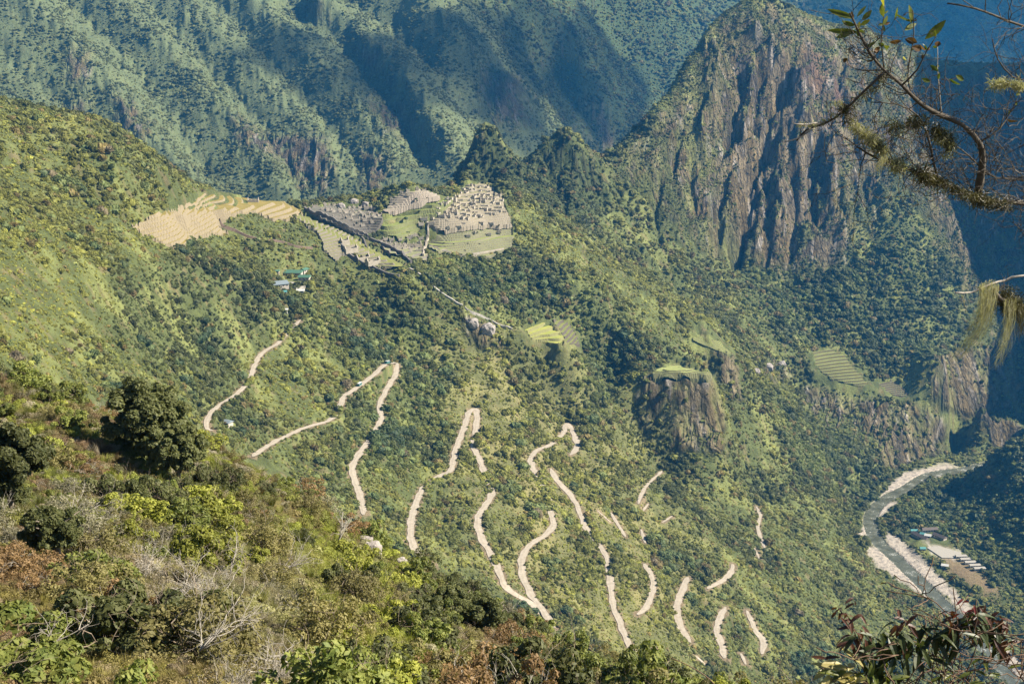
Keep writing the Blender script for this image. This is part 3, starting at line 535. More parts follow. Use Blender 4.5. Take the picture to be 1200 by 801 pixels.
M_WATER = t.finish(c, .25, t.bump(b, .5, .5), spec=.5)
mb = MB(); vs, fs = [], []
n_ = len(RIV)
for i, p in enumerate(RIV):
    q = (Vector(RIV[min(i + 1, n_ - 1)]) - Vector(RIV[max(i - 1, 0)])).normalized(); s = Vector((q.y, -q.x, 0))
    for k in (-12, -6, 0, 6, 12): vs.append(Vector(p) + s * k + Vector((0, 0, -.3)))
mb.add(vs, [(i * 5 + k, i * 5 + k + 1, i * 5 + k + 6, i * 5 + k + 5) for i in range(n_ - 1) for k in range(4)])
tag(mb.build('river', M_WATER, smooth=True), 'green river with white rapids', 'river', kind='structure')
# ------------------------------------------------------------------ terraces: each field follows the hill in level steps with stone risers
def mat_terr(cg, cw, i):
    t = NT('terrace_grass'); p = t.pos(); a = t.noise(.12, 5, .6, p); b = t.noise(1.2, 4, .6, p)
    c = t.mix(t.ramp(a, [(.35, 0), (.65, 1)]), cg, tuple(x * y for x, y in zip(cg, (.72, .8, .7)))); c = t.mix(.4, c, t.ramp(b, [(.3, .5), (.7, 1.15)]), 'MULTIPLY'); m1 = t.finish(c, .95, spec=.05)
    t = NT('terrace_stone'); p = t.pos(); b = t.noise(.9, 5, .7, p); c = t.mix(.6, cw, t.ramp(b, [(.3, .35), (.7, 1.2)]), 'MULTIPLY'); m2 = t.finish(c, .9, t.bump(b, .6, .4), spec=.1); return m1, m2
def smoothed_at(x, y): return grid_at(Zs2, x, y)
Zs2 = Zsmooth.copy()
for T in TERR:
    name, label, cat, poly, dmin, dmax, h, cg, cw = T
    m = region(poly, dmin, dmax, soft=2.0, wob=0) > .3
    if not m.any(): log('no terrace', label); continue
    x0, x1, y0, y1 = X[m].min(), X[m].max(), Y[m].min(), Y[m].max(); st = .9 if (x1 - x0) * (y1 - y0) < 90000 else 1.3
    gx, gy = np.meshgrid(np.arange(x0 - 3, x1 + 3, st), np.arange(y0 - 3, y1 + 3, st)); z0 = smoothed_at(gx, gy)
    # soften so the steps run long and level
    for _ in range(10): z0[1:-1, 1:-1] = (z0[1:-1, 1:-1] * 2 + z0[:-2, 1:-1] + z0[2:, 1:-1] + z0[1:-1, :-2] + z0[1:-1, 2:]) / 6
    A3 = np.stack([gx.ravel() - gx.mean(), gy.ravel() - gy.mean(), np.ones(gx.size)], 1); uu, vv = project(gx, gy, z0); wgt = (region(poly, dmin - 100, dmax + 100, soft=.01, wob=0, UU=uu, VV=vv, YY=gy) > .5).ravel(); cf = np.linalg.lstsq(A3[wgt], z0.ravel()[wgt], rcond=None)[0]; z0 = z0 + np.clip(((A3 @ cf).reshape(z0.shape) - z0) * .6, -3.2, 3.2) + .6
    tz = z0 / h + noise(gx / 60, gy / 60, 121) * .35; fr = tz - np.floor(tz); zq = h * (np.floor(tz) + sstep(.80, .98, fr)) - noise(gx / 60, gy / 60, 121) * .35 * h + .3
    uu, vv = project(gx, gy, z0); ins = region(poly, dmin - 100, dmax + 100, soft=.01, wob=2.5, UU=uu, VV=vv, YY=gy) > .5
    zq = np.where(ins, zq, z0 - 5); H_, W_ = gx.shape
    ins_f = ins[:-1, :-1] | ins[1:, :-1] | ins[:-1, 1:] | ins[1:, 1:]; idx = np.arange(H_ * W_).reshape(H_, W_)
    F_ = np.stack([idx[:-1, :-1], idx[:-1, 1:], idx[1:, 1:], idx[1:, :-1]], -1)[ins_f]
    if not len(F_): log('empty terrace', label); continue
    zz = np.stack([zq[:-1, :-1], zq[:-1, 1:], zq[1:, 1:], zq[1:, :-1]], -1)[ins_f]; steep = (zz.max(1) - zz.min(1)) > st * .55
    mg, mw = mat_terr(tuple(x * .8 for x in cg), tuple(x * .75 for x in cw), 0); root = empty(name, (float(gx[ins].mean()), float(gy[ins].mean()), float(z0[ins].mean()))); tag(root, label, cat)
    VV_ = np.stack([gx, gy, zq], -1).reshape(-1, 3) - np.array(root.location)
    for nm, sel, mt in (('grass_tread', ~steep, mg), ('stone_riser', steep, mw)):
        f = F_[sel]
        if len(f) == 0: continue
        used, inv = np.unique(f, return_inverse=True); link(nm, np_mesh(nm, VV_[used], inv.reshape(f.shape), [mt]), root)
    # remember surface for the houses
    T_S = (gx[0, 0], gy[0, 0], st, zq)
    T_IDX = len(globals().setdefault('TSURF', [])); TSURF.append((poly, dmin, dmax) + T_S)
def surf(x, y):
    """height of the terrace under a point, else the ground"""
    zb = float(grid_at(Z, x, y)); best = zb
    for poly, d0, d1, gx0, gy0, st, zq in TSURF:
        i = int(round((x - gx0) / st)); j = int(round((y - gy0) / st))
        if 0 <= j < zq.shape[0] and 0 <= i < zq.shape[1] and zq[j, i] > best - 6 and abs(zq[j, i] - zb) < 14: best = max(best, float(zq[j, i]))
    return best
log('terraces')
# ------------------------------------------------------------------ forest
def leaf_cloud(lobes, nleaf, size, rr, aspect=1.5, up=.35):
    """leaf quads over a set of lobes (center, radius); returns verts, faces"""
    c = np.array([l[0] for l in lobes]); r = np.array([l[1] for l in lobes]); pr = r ** 2 / (r ** 2).sum(); k = rr.choice(len(lobes), nleaf, p=pr)
    d = rr.normal(size=(nleaf, 3)); d /= np.linalg.norm(d, axis=1)[:, None]; d[:, 2] = np.where(d[:, 2] < -.5, -d[:, 2], d[:, 2])
    rad = r[k] * (1.04 - .35 * rr.random(nleaf) ** 2); P = c[k] + d * rad[:, None] * np.array([1, 1, .85])
    n = d + rr.normal(size=(nleaf, 3)) * .55 + np.array([0, 0, up]); n /= np.linalg.norm(n, axis=1)[:, None]
    a = np.cross(n, rr.normal(size=(nleaf, 3))); a /= np.linalg.norm(a, axis=1)[:, None]; b = np.cross(n, a)
    s = (size * (.6 + .8 * rr.random(nleaf)))[:, None]; a = a * s * aspect; b = b * s
    V_ = np.stack([P - a, P - b * .9 + a * .1, P + a, P + b * .9 + a * .1], 1).reshape(-1, 3); return V_, np.arange(nleaf * 4).reshape(-1, 4)
def ico(sub):
    bm = bmesh.new(); bmesh.ops.create_icosphere(bm, subdivisions=sub, radius=1); v = np.array([x.co[:] for x in bm.verts]); f = np.array([[q.index for q in x.verts] for x in bm.faces]); bm.free(); return v, f
ICO2 = ico(3)
def crown_mesh(name, seed, mats, nl=9, nleaf=520, size=.085, flat=.75):
    rr = np.random.default_rng(seed); lobes = []
    for i in range(nl):
        a = rr.random() * 6.28; q = rr.random() ** .6 * .85; lobes.append((np.array([math.cos(a) * q, math.sin(a) * q, .15 + (rr.random() * .75 - q * .35) * flat]), .22 + rr.random() * .26))
    lobes.append((np.array([0, 0, .3]), .48))
    V1, F1 = leaf_cloud(lobes, nleaf, size, rr)
    v, f = ICO2; v = v * np.array([.70, .62, .60]) * (1 + .34 * noise(v[:, 0] * 2.1 + seed, v[:, 1] * 2.1 + v[:, 2] * 1.7, seed) + .12 * noise(v[:, 0] * 5 + v[:, 2] * 4, v[:, 1] * 5, seed + 1))[:, None] + np.array([0, 0, .28])
    fq = np.concatenate([f, f[:, 2:3]], 1)
    # quads + degenerate-free tris: build tris for both
    T1 = np.concatenate([F1[:, [0, 1, 2]], F1[:, [0, 2, 3]]]); return np_mesh(name, np.concatenate([V1, v]), np.concatenate([T1, f + len(V1)]), mats)
def mat_crown(name, c_dark, c_light, trans=.22):
    t = NT(name); r_ = t.n('ShaderNodeObjectInfo').outputs['Random']; at = t.n('ShaderNodeAttribute', attribute_type='INSTANCER', attribute_name='tint'); al = t.n('ShaderNodeAttribute', attribute_type='INSTANCER', attribute_name='isin').outputs['Fac']
    p = t.obj(); f = t.noise(3.0, 4, .6, p); c = t.mix(t.ramp(f, [(.3, 0), (.7, 1)]), c_dark, c_light)
    c = t.mix(t.math('MULTIPLY', al, 1.0), c, t.mix(1.0, at.outputs['Color'], t.ramp(f, [(.25, .6), (.75, 1.35)]), 'MULTIPLY')); g = t.ramp(r_, [(0, .8), (1, 1.2)]); c = t.mix(1.0, c, g, 'MULTIPLY')
    return t.leaf(c, trans)
M_CROWN = mat_crown('tree_leaves', (.045, .07, .022), (.09, .12, .035))
M_BARK = simple_mat('bark', (.13, .10, .075), (.22, .19, .15), 3, bump=.6)
CROWNS = [crown_mesh('crown', 200 + i, [M_CROWN], nl=n, nleaf=q, size=s_, flat=fl) for i, (n, q, s_, fl) in enumerate([(9, 560, .085, .8), (7, 480, .10, .6), (11, 620, .075, 1.0), (6, 420, .11, .9), (12, 560, .08, .55)])]
# --- visibility of the ground from around the camera
EL = (Z + 6 - ZC) / np.maximum(Y, 1); run = np.maximum.accumulate(np.where(Y > 60, (Z - ZC) / np.maximum(Y, 1), -9), axis=0); VIS = (EL > run - .012)
def scatter(dmin, dmax, cell, seed):
    rr = np.random.default_rng(seed); xs = np.arange(-.50 * dmax, .52 * dmax, cell); ys = np.arange(dmin, dmax, cell); gx, gy = np.meshgrid(xs, ys)
    gx = gx + (rr.random(gx.shape) - .5) * cell * 1.1; gy = gy + (rr.random(gy.shape) - .5) * cell * 1.1; s = gx / gy; m = (s > -.47) & (s < .49); gx, gy = gx[m], gy[m]
    gz = grid_at(Z, gx, gy); u, v = project(gx, gy, gz); m = (u > -170) & (u < 1370) & (v > -60) & (v < 900); gx, gy, gz, u, v = gx[m], gy[m], gz[m], u[m], v[m]
    m = grid_at(VIS.astype(np.float32), gx, gy) > .05; return gx[m], gy[m], gz[m], u[m], v[m]
# hollows of the far slopes hold the trees, the spurs are grass
CRV = fbm((X * .60 + Y * .80) / 95, (X * .80 - Y * .60) / 210, 3, 151)
pts = []
for dmin, dmax, cell, r0, r1, sd_ in ((560, 1100, 2.3, .7, 1.5, 11), (1100, 1820, 2.9, .9, 1.9, 12), (1950, 2480, 3.0, 1.1, 2.6, 14), (1800, 2480, 4.4, 1.0, 2.0, 13), (520, 1150, 3.9, 1.5, 4.6, 1), (1150, 1750, 4.3, 1.7, 5.6, 2), (1750, 2520, 5.0, 2.0, 6.2, 3), (2520, 3500, 5.8, 2.4, 5.2, 4), (3500, 4600, 8.5, 4.5, 8, 5), (4600, 7200, 14, 8, 13, 6)):
    x, y, z, u, v = scatter(dmin, dmax, cell, sd_); rr = np.random.default_rng(sd_ + 50); n = len(x)
    blk = grid_at(TREE_BLOCK, x, y); rk = grid_at(rockm, x, y); sl = grid_at(SL, x, y); f_ = grid_at(face, x, y)
    a = grid_at(n1, x, y); b = fbm(x / 70, y / 70, 3, 131); c_ = noise(x / 17, y / 17, 133); d_ = fbm(x / 240, y / 240, 3, 135)
    lush = sstep(-.25, .25, b + .5 * c_ + .25 * d_)
    # named zones
    def z_(poly, d0, d1, soft=18): return region(poly, d0, d1, soft=soft, wob=6, UU=u, VV=v, YY=y)
    dark = z_([(130, 330), (190, 300), (300, 320), (330, 350), (300, 400), (250, 430), (180, 430), (130, 390)], 700, 1700) * .9  # darker leaf tint in place of a cloud shadow on this patch
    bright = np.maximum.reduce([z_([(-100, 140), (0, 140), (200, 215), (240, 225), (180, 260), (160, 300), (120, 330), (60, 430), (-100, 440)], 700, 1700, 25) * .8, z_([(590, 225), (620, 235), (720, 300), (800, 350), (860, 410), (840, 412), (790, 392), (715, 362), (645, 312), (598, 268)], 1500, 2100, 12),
                                z_([(320, 400), (380, 400), (420, 420), (400, 470), (330, 480), (310, 430)], 1000, 1500), z_([(560, 400), (700, 430), (760, 600), (820, 700), (760, 760), (640, 700), (560, 560), (520, 450)], 800, 1600, 30) * .7])
    dark = np.maximum(dark, z_([(535, 215), (572, 150), (600, 180), (665, 160), (700, 190), (720, 240), (690, 270), (640, 250), (610, 235)], 1820, 2200, 10) * .95)  # shaded fronts of the small peaks, put into the leaf colour
    big = np.maximum.reduce([z_([(480, 320), (560, 300), (700, 330), (760, 400), (720, 460), (690, 500), (660, 400), (600, 370), (540, 360)], 1300, 1800) , z_([(880, 320), (1050, 230), (1150, 330), (1130, 420), (1000, 420), (880, 380)], 1900, 2500), z_([(300, 380), (480, 330), (540, 420), (480, 560), (380, 560), (420, 430)], 1000, 1500) * .7,
                             z_([(900, 460), (1060, 560), (1010, 600), (940, 560)], 1600, 1950), z_([(1040, 600), (1120, 560), (1230, 500), (1230, 720), (1150, 650), (1060, 630)], 1300, 2100)])
    dense = np.clip(.68 + (.3 if dmin > 3400 else 0) + .4 * lush + .35 * big + .2 * dark - .55 * bright * (1 - lush), 0, 1)
    keep = (rr.random(n) < dense) & (rr.random(n) > blk) & (rr.random(n) > rk * 1.05) & (rr.random(n) > sstep(3.2, 5.0, sl)) & (rr.random(n) > f_ * (.35 + .35 * sstep(1.2, 2.2, sl)))
    if 2500 < dmin < 3400: keep &= rr.random(n) < (.50 + .5 * sstep(-.1, .35, -grid_at(CRV, x, y)))
    if sd_ > 10: keep = (rr.random(n) < np.maximum(dense, .6)) & (rr.random(n) > blk) & (rr.random(n) > rk) & (rr.random(n) > sstep(3.2, 5.0, sl)); keep &= (rr.random(n) < .55 - .45 * lush + .5 * bright + .25 * f_)
    if sd_ == 14: keep = (f_ > .3) & (rr.random(n) < np.maximum.reduce([grid_at(veg_on_rock, x, y) * .8, sstep(-.1, .12, fbm(grid_at(_wx, x, y) / 36, grid_at(Zb, x, y) / 26, 3, 89)), z_([(840, 10), (900, 0), (960, 30), (900, 60), (860, 110), (830, 90)], 1900, 2500, 20) * .8])) & (rr.random(n) > blk)
    # keep crowns off the road where they would stand right in front of it
    dr = grid_at(Droad, x, y + 3.5); keep &= ~((dr < .6) & (rr.random(n) < .62)) & (blk < .5)
    rad = (r0 + (r1 - r0) * rr.random(n) ** 2.2) * ((.62 + .62 * lush + .35 * big) if sd_ < 10 else 1.0); rad = np.where((f_ > .4) & (sd_ < 10), rad * .55, rad); rad = np.where((far_m := (y > 2520)), rad, rad); rad = np.where(grid_at(Droad, x, y) < 4, np.minimum(rad, 2.0), rad)
    base = np.array([.105, .125, .04]); T_ = base[None] * (1 + .0 * x[:, None])
    def mixc(T_, c, k): return T_ * (1 - k[:, None]) + np.array(c)[None] * k[:, None]
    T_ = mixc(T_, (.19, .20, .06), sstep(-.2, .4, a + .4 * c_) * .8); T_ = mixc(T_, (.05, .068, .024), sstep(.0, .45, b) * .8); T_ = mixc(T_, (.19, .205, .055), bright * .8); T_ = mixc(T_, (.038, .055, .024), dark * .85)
    T_ = mixc(T_, (.04, .068, .028), big * .6); q = rr.random(n); T_ = mixc(T_, (.16, .125, .065), (q < .07) * .8); T_ = mixc(T_, (.13, .16, .10), ((q > .07) & (q < .17)) * .6); T_ = mixc(T_, (.20, .22, .06), ((q > .17) & (q < .19)) * .5)
    T_ *= ((.86 + .28 * rr.random(n)) * (1 + .38 * noise(x / 11, y / 11, 139)) * (1.12 - .42 * lush))[:, None]
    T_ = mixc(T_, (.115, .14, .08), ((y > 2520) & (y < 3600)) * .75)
    T_ *= np.array([1.26, 1.16, .74]); g_ = grid_at(GAPS, x, y); keep |= (g_ > .4) & (rr.random(n) < .8) & (sd_ < 10); rad = np.where(g_ > .4, np.maximum(rad, 2.6), rad)
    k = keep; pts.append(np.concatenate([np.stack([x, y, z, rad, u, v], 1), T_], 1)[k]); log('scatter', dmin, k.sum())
rr = np.random.default_rng(99)      # little bushes growing among the ruins
for T in TERR[1:8]:
    m = (region(T[3], T[4], T[5], soft=2.0, wob=0) > .8) & (rr.random(Z.shape) < .010); q = np.stack([X[m], Y[m], Z[m]], 1).astype(float); n = len(q)
    if n: q = q[rr.choice(n, min(n, 70), replace=False)]; n = len(q); q[:, 2] = [surf(a, b) for a, b in q[:, :2]]; u, v = project(q[:, 0], q[:, 1], q[:, 2]); pts.append(np.concatenate([q, (.6 + 1.1 * rr.random(n))[:, None], u[:, None], v[:, None], np.tile([[.05, .065, .025]], (n, 1))], 1))
ALLP = np.concatenate(pts)
px_size = ALLP[:, 3] / ALLP[:, 1]; inview = (ALLP[:, 4] > 5) & (ALLP[:, 4] < 1195) & (ALLP[:, 5] > 5) & (ALLP[:, 5] < 795) & (ALLP[:, 1] > 500)
vis_ = (ALLP[:, 2] + 4 - ZC) / ALLP[:, 1] > grid_at(run, ALLP[:, 0], ALLP[:, 1] - 3) 
# line of sight above the foreground hill edge
def fg_edge(u): return np.interp(u, [0, 60, 130, 240, 310, 400, 440, 520, 600, 700, 850, 960], [430, 455, 475, 495, 535, 595, 640, 685, 730, 755, 790, 805])
inview &= ALLP[:, 5] < fg_edge(ALLP[:, 4]) - 4
order = np.argsort(-np.where(inview, px_size, 0)); IND = order[:300]; rest = np.setdiff1d(np.arange(len(ALLP)), IND)
def mat_tree(name, c): return mat_crown(name, tuple(x * .8 for x in c), tuple(x * 1.3 for x in c))
KINDS = [('dark', (.042, .065, .025), 'dark green'), ('fresh', (.13, .155, .045), 'yellow green'), ('dry', (.15, .12, .065), 'dry brownish'), ('mid', (.08, .105, .034), 'mid green')]
KMAT = [mat_tree('tree_leaves_' + k[0], k[1]) for k in KINDS]
def zone_name(u, v):
    if u < 150: return 'on the grassy slope at the left edge'
    if v < 330: return 'just below the ruins'
    if u < 290: return 'on the left slope above the bushy hillside'
    if u < 400: return 'around the first road bend and its dirt track'
    if u < 470: return 'beside the upper hairpin where a bus turns'
    if u < 560: return 'between the upper hairpin and the second pair of road bends'
    if u < 650: return 'along the middle loops of the dirt road'
    if u < 740: return 'beside the long road bend in the middle of the slope'
    if u < 860: return 'among the lowest road bends'
    return 'on the slope above the river'
tb = MB(); tb.tube([(0, 0, -.6), (.03, .02, -.1), (0, .05, .25), (.08, 0, .6)], [.10, .08, .06, .03], 6)
for a in range(4): tb.tube([(0, .02, .0), (.25 * math.cos(a * 1.7), .25 * math.sin(a * 1.7), .25), (.45 * math.cos(a * 1.7 + .3), .45 * math.sin(a * 1.7 + .3), .5)], [.05, .035, .015], 5)
TRUNK = tb.mesh('trunk', M_BARK, True); CK = {}
PROTO = {}
for q, i in enumerate(IND):
    x, y, z, rad, u, v, cr, cg, cb = ALLP[i]; ci = q % 5; d = [sum((a - b) ** 2 for a, b in zip((cr, cg, cb), k[1])) for k in KINDS]; ki = int(np.argmin(d))
    if (ci, ki) not in CK: m_ = CROWNS[ci].copy(); m_.materials.clear(); m_.materials.append(KMAT[ki]); CK[(ci, ki)] = m_
    root = empty('forest_tree', (x, y, z), float(q * 2.4 % 6.28), rad); size = 'tall' if rad > 3.4 else 'small round'
    tag(root, f'{size} {KINDS[ki][2]} tree {zone_name(u, v)}', 'tree', f'{KINDS[ki][2]} trees {zone_name(u, v)}')
    link('crown', CK[(ci, ki)], root); link('trunk', TRUNK, root)
# prototypes: the crowns of the first trees are reused for the mass of the wood
def instancer(name, P, protos, flatten=.9, tilt=.28, seed=9, extra_z=-.12):
    """P: x y z radius r g b ; protos: objects whose mesh is repeated"""
    n = len(P); rr = np.random.default_rng(seed); me = bpy.data.meshes.new(name); me.vertices.add(n); co_ = P[:, :3].copy(); co_[:, 2] += extra_z * P[:, 3]; me.vertices.foreach_set('co', co_.astype(np.float32).ravel())
    def at(nm, typ, data, f): a = me.attributes.new(nm, typ, 'POINT'); a.data.foreach_set(f, np.asarray(data, np.float32 if typ != 'INT' else np.int32).ravel())
    sc = np.stack([P[:, 3] * (.72 + .55 * rr.random(n)), P[:, 3] * (.72 + .55 * rr.random(n)), P[:, 3] * flatten * (.6 + .85 * rr.random(n))], 1)
    at('iscale', 'FLOAT_VECTOR', sc, 'vector'); at('irot', 'FLOAT_VECTOR', np.stack([(rr.random(n) - .5) * tilt * 2, (rr.random(n) - .5) * tilt * 2, rr.random(n) * 6.283], 1), 'vector'); at('iidx', 'INT', rr.integers(0, len(protos), n), 'value')
    at('tint', 'FLOAT_COLOR', np.concatenate([P[:, 4:7], np.ones((n, 1))], 1), 'color'); at('isin', 'FLOAT', np.ones(n), 'value')
    o = link(name, me); g = bpy.data.node_groups.new(name + '_scatter', 'GeometryNodeTree'); g.interface.new_socket('Geometry', in_out='INPUT', socket_type='NodeSocketGeometry'); g.interface.new_socket('Geometry', in_out='OUTPUT', socket_type='NodeSocketGeometry')
    N_ = g.nodes.new; gi = N_('NodeGroupInput'); go = N_('NodeGroupOutput'); iop = N_('GeometryNodeInstanceOnPoints'); j = N_('GeometryNodeJoinGeometry')
    for pr in reversed(protos):
        oi = N_('GeometryNodeObjectInfo'); oi.inputs['Object'].default_value = pr; oi.inputs['As Instance'].default_value = True; oi.transform_space = 'ORIGINAL'; g.links.new(oi.outputs['Geometry'], j.inputs[0])
    def na(nm, typ): a = N_('GeometryNodeInputNamedAttribute'); a.data_type = typ; a.inputs['Name'].default_value = nm; return a.outputs['Attribute']
    g.links.new(gi.outputs[0], iop.inputs['Points']); g.links.new(j.outputs[0], iop.inputs['Instance']); iop.inputs['Pick Instance'].default_value = True
    g.links.new(na('iidx', 'INT'), iop.inputs['Instance Index']); g.links.new(na('iscale', 'FLOAT_VECTOR'), iop.inputs['Scale'])
    er = N_('FunctionNodeEulerToRotation'); g.links.new(na('irot', 'FLOAT_VECTOR'), er.inputs[0]); g.links.new(er.outputs[0], iop.inputs['Rotation']); g.links.new(iop.outputs[0], go.inputs[0])
    md = o.modifiers.new('scatter', 'NODES'); md.node_group = g; return o
# five trees of the general leaf colour, standing in the wood, lend their crowns to it
LEND = []
for k in range(5):
    i = order[300 + k]; x, y, z, rad, u, v = ALLP[i][:6]; root = empty('forest_tree', (x, y, z), k * 1.1, rad); tag(root, f'plain green tree {zone_name(u, v)}', 'tree', f'plain green trees {zone_name(u, v)}')
    LEND.append(link('crown', CROWNS[k], root)); link('trunk', TRUNK, root)
rest = np.setdiff1d(rest, order[300:305])
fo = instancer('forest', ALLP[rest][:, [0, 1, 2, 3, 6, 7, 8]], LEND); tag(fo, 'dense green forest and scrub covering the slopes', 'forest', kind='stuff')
log('forest', len(rest))
# ------------------------------------------------------------------ shrubs on the hillside below the camera
def shrub_leaves(seed, n, size, nl=42, h=.8, aspect=1.7, fine=False):
    rr = np.random.default_rng(seed); lobes = []
    for i in range(nl):
        d = rr.normal(size=3); d /= np.linalg.norm(d); q = rr.random() ** .45 * (.75 + .4 * rr.random()); d[2] = abs(d[2]) * h * (.7 + .6 * rr.random()); lobes.append((d * q + np.array([0, 0, .08]), .08 + .15 * rr.random()))
    return leaf_cloud(lobes, n, size, rr, aspect, .25)
def to_tris(V_, F_): return V_, np.concatenate([F_[:, [0, 1, 2]], F_[:, [0, 2, 3]]])
def twigs(seed, n, rad, h=1.0, spread=.8, curl=.35, depth=2, segs=4):
    """thin branching stems from the root"""
    rr = random.Random(seed); mb = MB()
    def grow(p, d, ln, r_, dep):
        pts_ = [p]; q = Vector(p); dd = Vector(d)
        for k in range(segs):
            dd = (dd + Vector((rr.gauss(0, curl), rr.gauss(0, curl), rr.gauss(0, curl) * .7 + .06))).normalized(); q = q + dd * ln / segs; pts_.append(q.copy())
        mb.tube(pts_, [r_ * (1 - .7 * k / segs) for k in range(segs + 1)], 3, False)
        if dep > 0:
            for k in range(rr.randint(2, 4)):
                i = rr.randint(1, segs); a = (dd + Vector((rr.gauss(0, .8), rr.gauss(0, .8), rr.gauss(0, .5)))).normalized(); grow(pts_[i], a, ln * rr.uniform(.4, .75), r_ * .55, dep - 1)
    for i in range(n):
        a = rr.random() * 6.28; grow(Vector((0, 0, -.1)), Vector((math.cos(a) * spread * rr.random(), math.sin(a) * spread * rr.random(), h)).normalized(), rr.uniform(.55, .95), rad, depth)
    return mb
def mat_fol(name, c1, c2, trans=.28):
    t = NT(name); r_ = t.n('ShaderNodeObjectInfo').outputs['Random']; p = t.obj(); f = t.noise(5.0, 3, .6, p); f2 = t.noise(60.0, 2, .6, p); c = t.mix(t.ramp(f, [(.35, 0), (.65, 1)]), c1, c2); c = t.mix(t.ramp(f2, [(.62, 0), (.7, 1)]), c, tuple(min(1, x * 1.5) for x in c2))
    return t.leaf(t.mix(1.0, c, t.ramp(r_, [(0, .75), (1, 1.25)]), 'MULTIPLY'), trans)
FK = {  # kind: (label words, foliage material, leaves, leaf size, stems, radius factor)
 'bright': ('bright yellow green leafy shrub', mat_fol('leaves_bright', (.15, .17, .025), (.29, .29, .05)), 5200, .030),
 'green': ('mid green leafy shrub', mat_fol('leaves_green', (.085, .115, .024), (.19, .20, .045)), 5200, .030),
 'dark': ('dark green dense shrub', mat_fol('leaves_dark', (.05, .062, .02), (.125, .13, .045)), 8500, .024),
 'olive': ('fine leaved olive shrub', mat_fol('leaves_olive', (.12, .11, .035), (.23, .20, .075)), 6500, .019),
 'brown': ('dry brown bush', mat_fol('leaves_brown', (.15, .092, .038), (.27, .175, .08)), 5000, .020),
 'silver': ('pale grey green bush with dead twigs', mat_fol('leaves_silver', (.13, .125, .07), (.24, .22, .14)), 3200, .020),
 'bare': ('leafless pale grey twiggy bush', mat_fol('leaves_bare', (.18, .155, .115), (.28, .245, .19)), 900, .016)}
M_STEM = simple_mat('shrub_stems', (.16, .12, .08), (.27, .22, .17), 5, bump=.4); M_PALE = simple_mat('dead_wood', (.28, .25, .20), (.46, .42, .36), 5, bump=.4)
FM = {}
for ki, (k, (lb, mt, n, sz)) in enumerate(FK.items()):
    FM[k] = []
    for v_ in range(2):
        if k == 'bare': V1, F1 = shrub_leaves(300 + ki * 10 + v_, n, sz); st = twigs(400 + ki * 10 + v_, 16, .012, depth=3).mesh('stems', M_PALE)
        else: V1, F1 = shrub_leaves(300 + ki * 10 + v_, n, sz, nl=(40, 75)[v_]); st = twigs(400 + ki * 10 + v_, 9, .012, depth=2 if k != 'silver' else 3).mesh('stems', M_PALE if k in ('silver', 'brown') else M_STEM)
        FM[k].append((np_mesh('foliage', *to_tris(V1, F1), [mt]), st))
ZONES = [  # polygon on the photo, weights of kinds
 ('at the left edge of the hillside', [(-200, 400), (60, 400), (60, 560), (-200, 560)], dict(dark=4, green=3, olive=1)),
 ('on the dry left shoulder', [(60, 440), (150, 440), (120, 560), (60, 560)], dict(brown=3, silver=3, olive=3, green=4)),
 ('around the large dark tree', [(120, 470), (250, 470), (250, 600), (120, 600)], dict(dark=4, bright=2, green=3)),
 ('on the crest above the first road bend', [(240, 480), (440, 560), (440, 640), (330, 640), (240, 590)], dict(brown=3, olive=3, silver=1, green=5, dark=2)),
 ('in the shady clump left of centre', [(-200, 555), (90, 555), (90, 640), (-200, 640)], dict(dark=4, silver=2, green=2, olive=1)),
 ('on the brown patch near the left edge', [(-200, 640), (130, 640), (130, 720), (-200, 720)], dict(brown=5, olive=2, silver=2, green=1)),
 ('in the bottom left corner', [(-200, 720), (180, 720), (180, 950), (-200, 950)], dict(brown=3, olive=3, green=4, dark=2, bright=1)),
 ('on the green patch left of the pale twigs', [(90, 580), (230, 580), (230, 670), (90, 670)], dict(green=5, bright=3, olive=2, silver=1)),
 ('in the bright patch at the middle of the hillside', [(230, 585), (340, 585), (340, 660), (230, 660)], dict(bright=5, green=3, olive=2)),
 ('among the pale dead twigs low on the hillside', [(130, 660), (340, 660), (360, 740), (180, 740)], dict(bare=4, silver=4, olive=4, brown=1)),
 ('at the bottom edge left of centre', [(180, 735), (380, 735), (380, 950), (180, 950)], dict(olive=3, green=3, silver=2, bare=2, dark=2)),
 ('in the bright bushes below the crest', [(340, 610), (480, 650), (480, 720), (340, 720)], dict(bright=5, green=3, olive=2, dark=1)),
 ('in the bright bushes at the bottom of the hillside', [(370, 715), (500, 715), (520, 950), (370, 950)], dict(bright=4, green=4, dark=2, olive=1)),
 ('on the shaded crest beside the middle road loops', [(470, 650), (620, 710), (620, 745), (480, 720)], dict(dark=6, green=2, silver=1)),
 ('on the dry strip of the lower hillside', [(490, 715), (600, 740), (640, 950), (500, 950)], dict(brown=4, olive=4, green=2)),
 ('on the lower right crest of the hillside', [(600, 735), (1000, 735), (1000, 950), (640, 950)], dict(dark=3, green=4, bright=1, olive=2))]  # darker shrub mix on this last crest stands in for its shadow
def inpoly(u, v, P):
    c = False
    for (x0, y0), (x1, y1) in zip(P, P[1:] + P[:1]):
        if (y0 > v) != (y1 > v) and u < x0 + (v - y0) * (x1 - x0) / (y1 - y0): c = not c
    return c
def zone_of(u, v):
    for z in ZONES:
        if inpoly(u, v, z[1]): return z
    return ('on the open hillside', None, dict(olive=3, green=3, brown=2, silver=1, bright=1))
rs = random.Random(5); nsh = 0; SHR = []
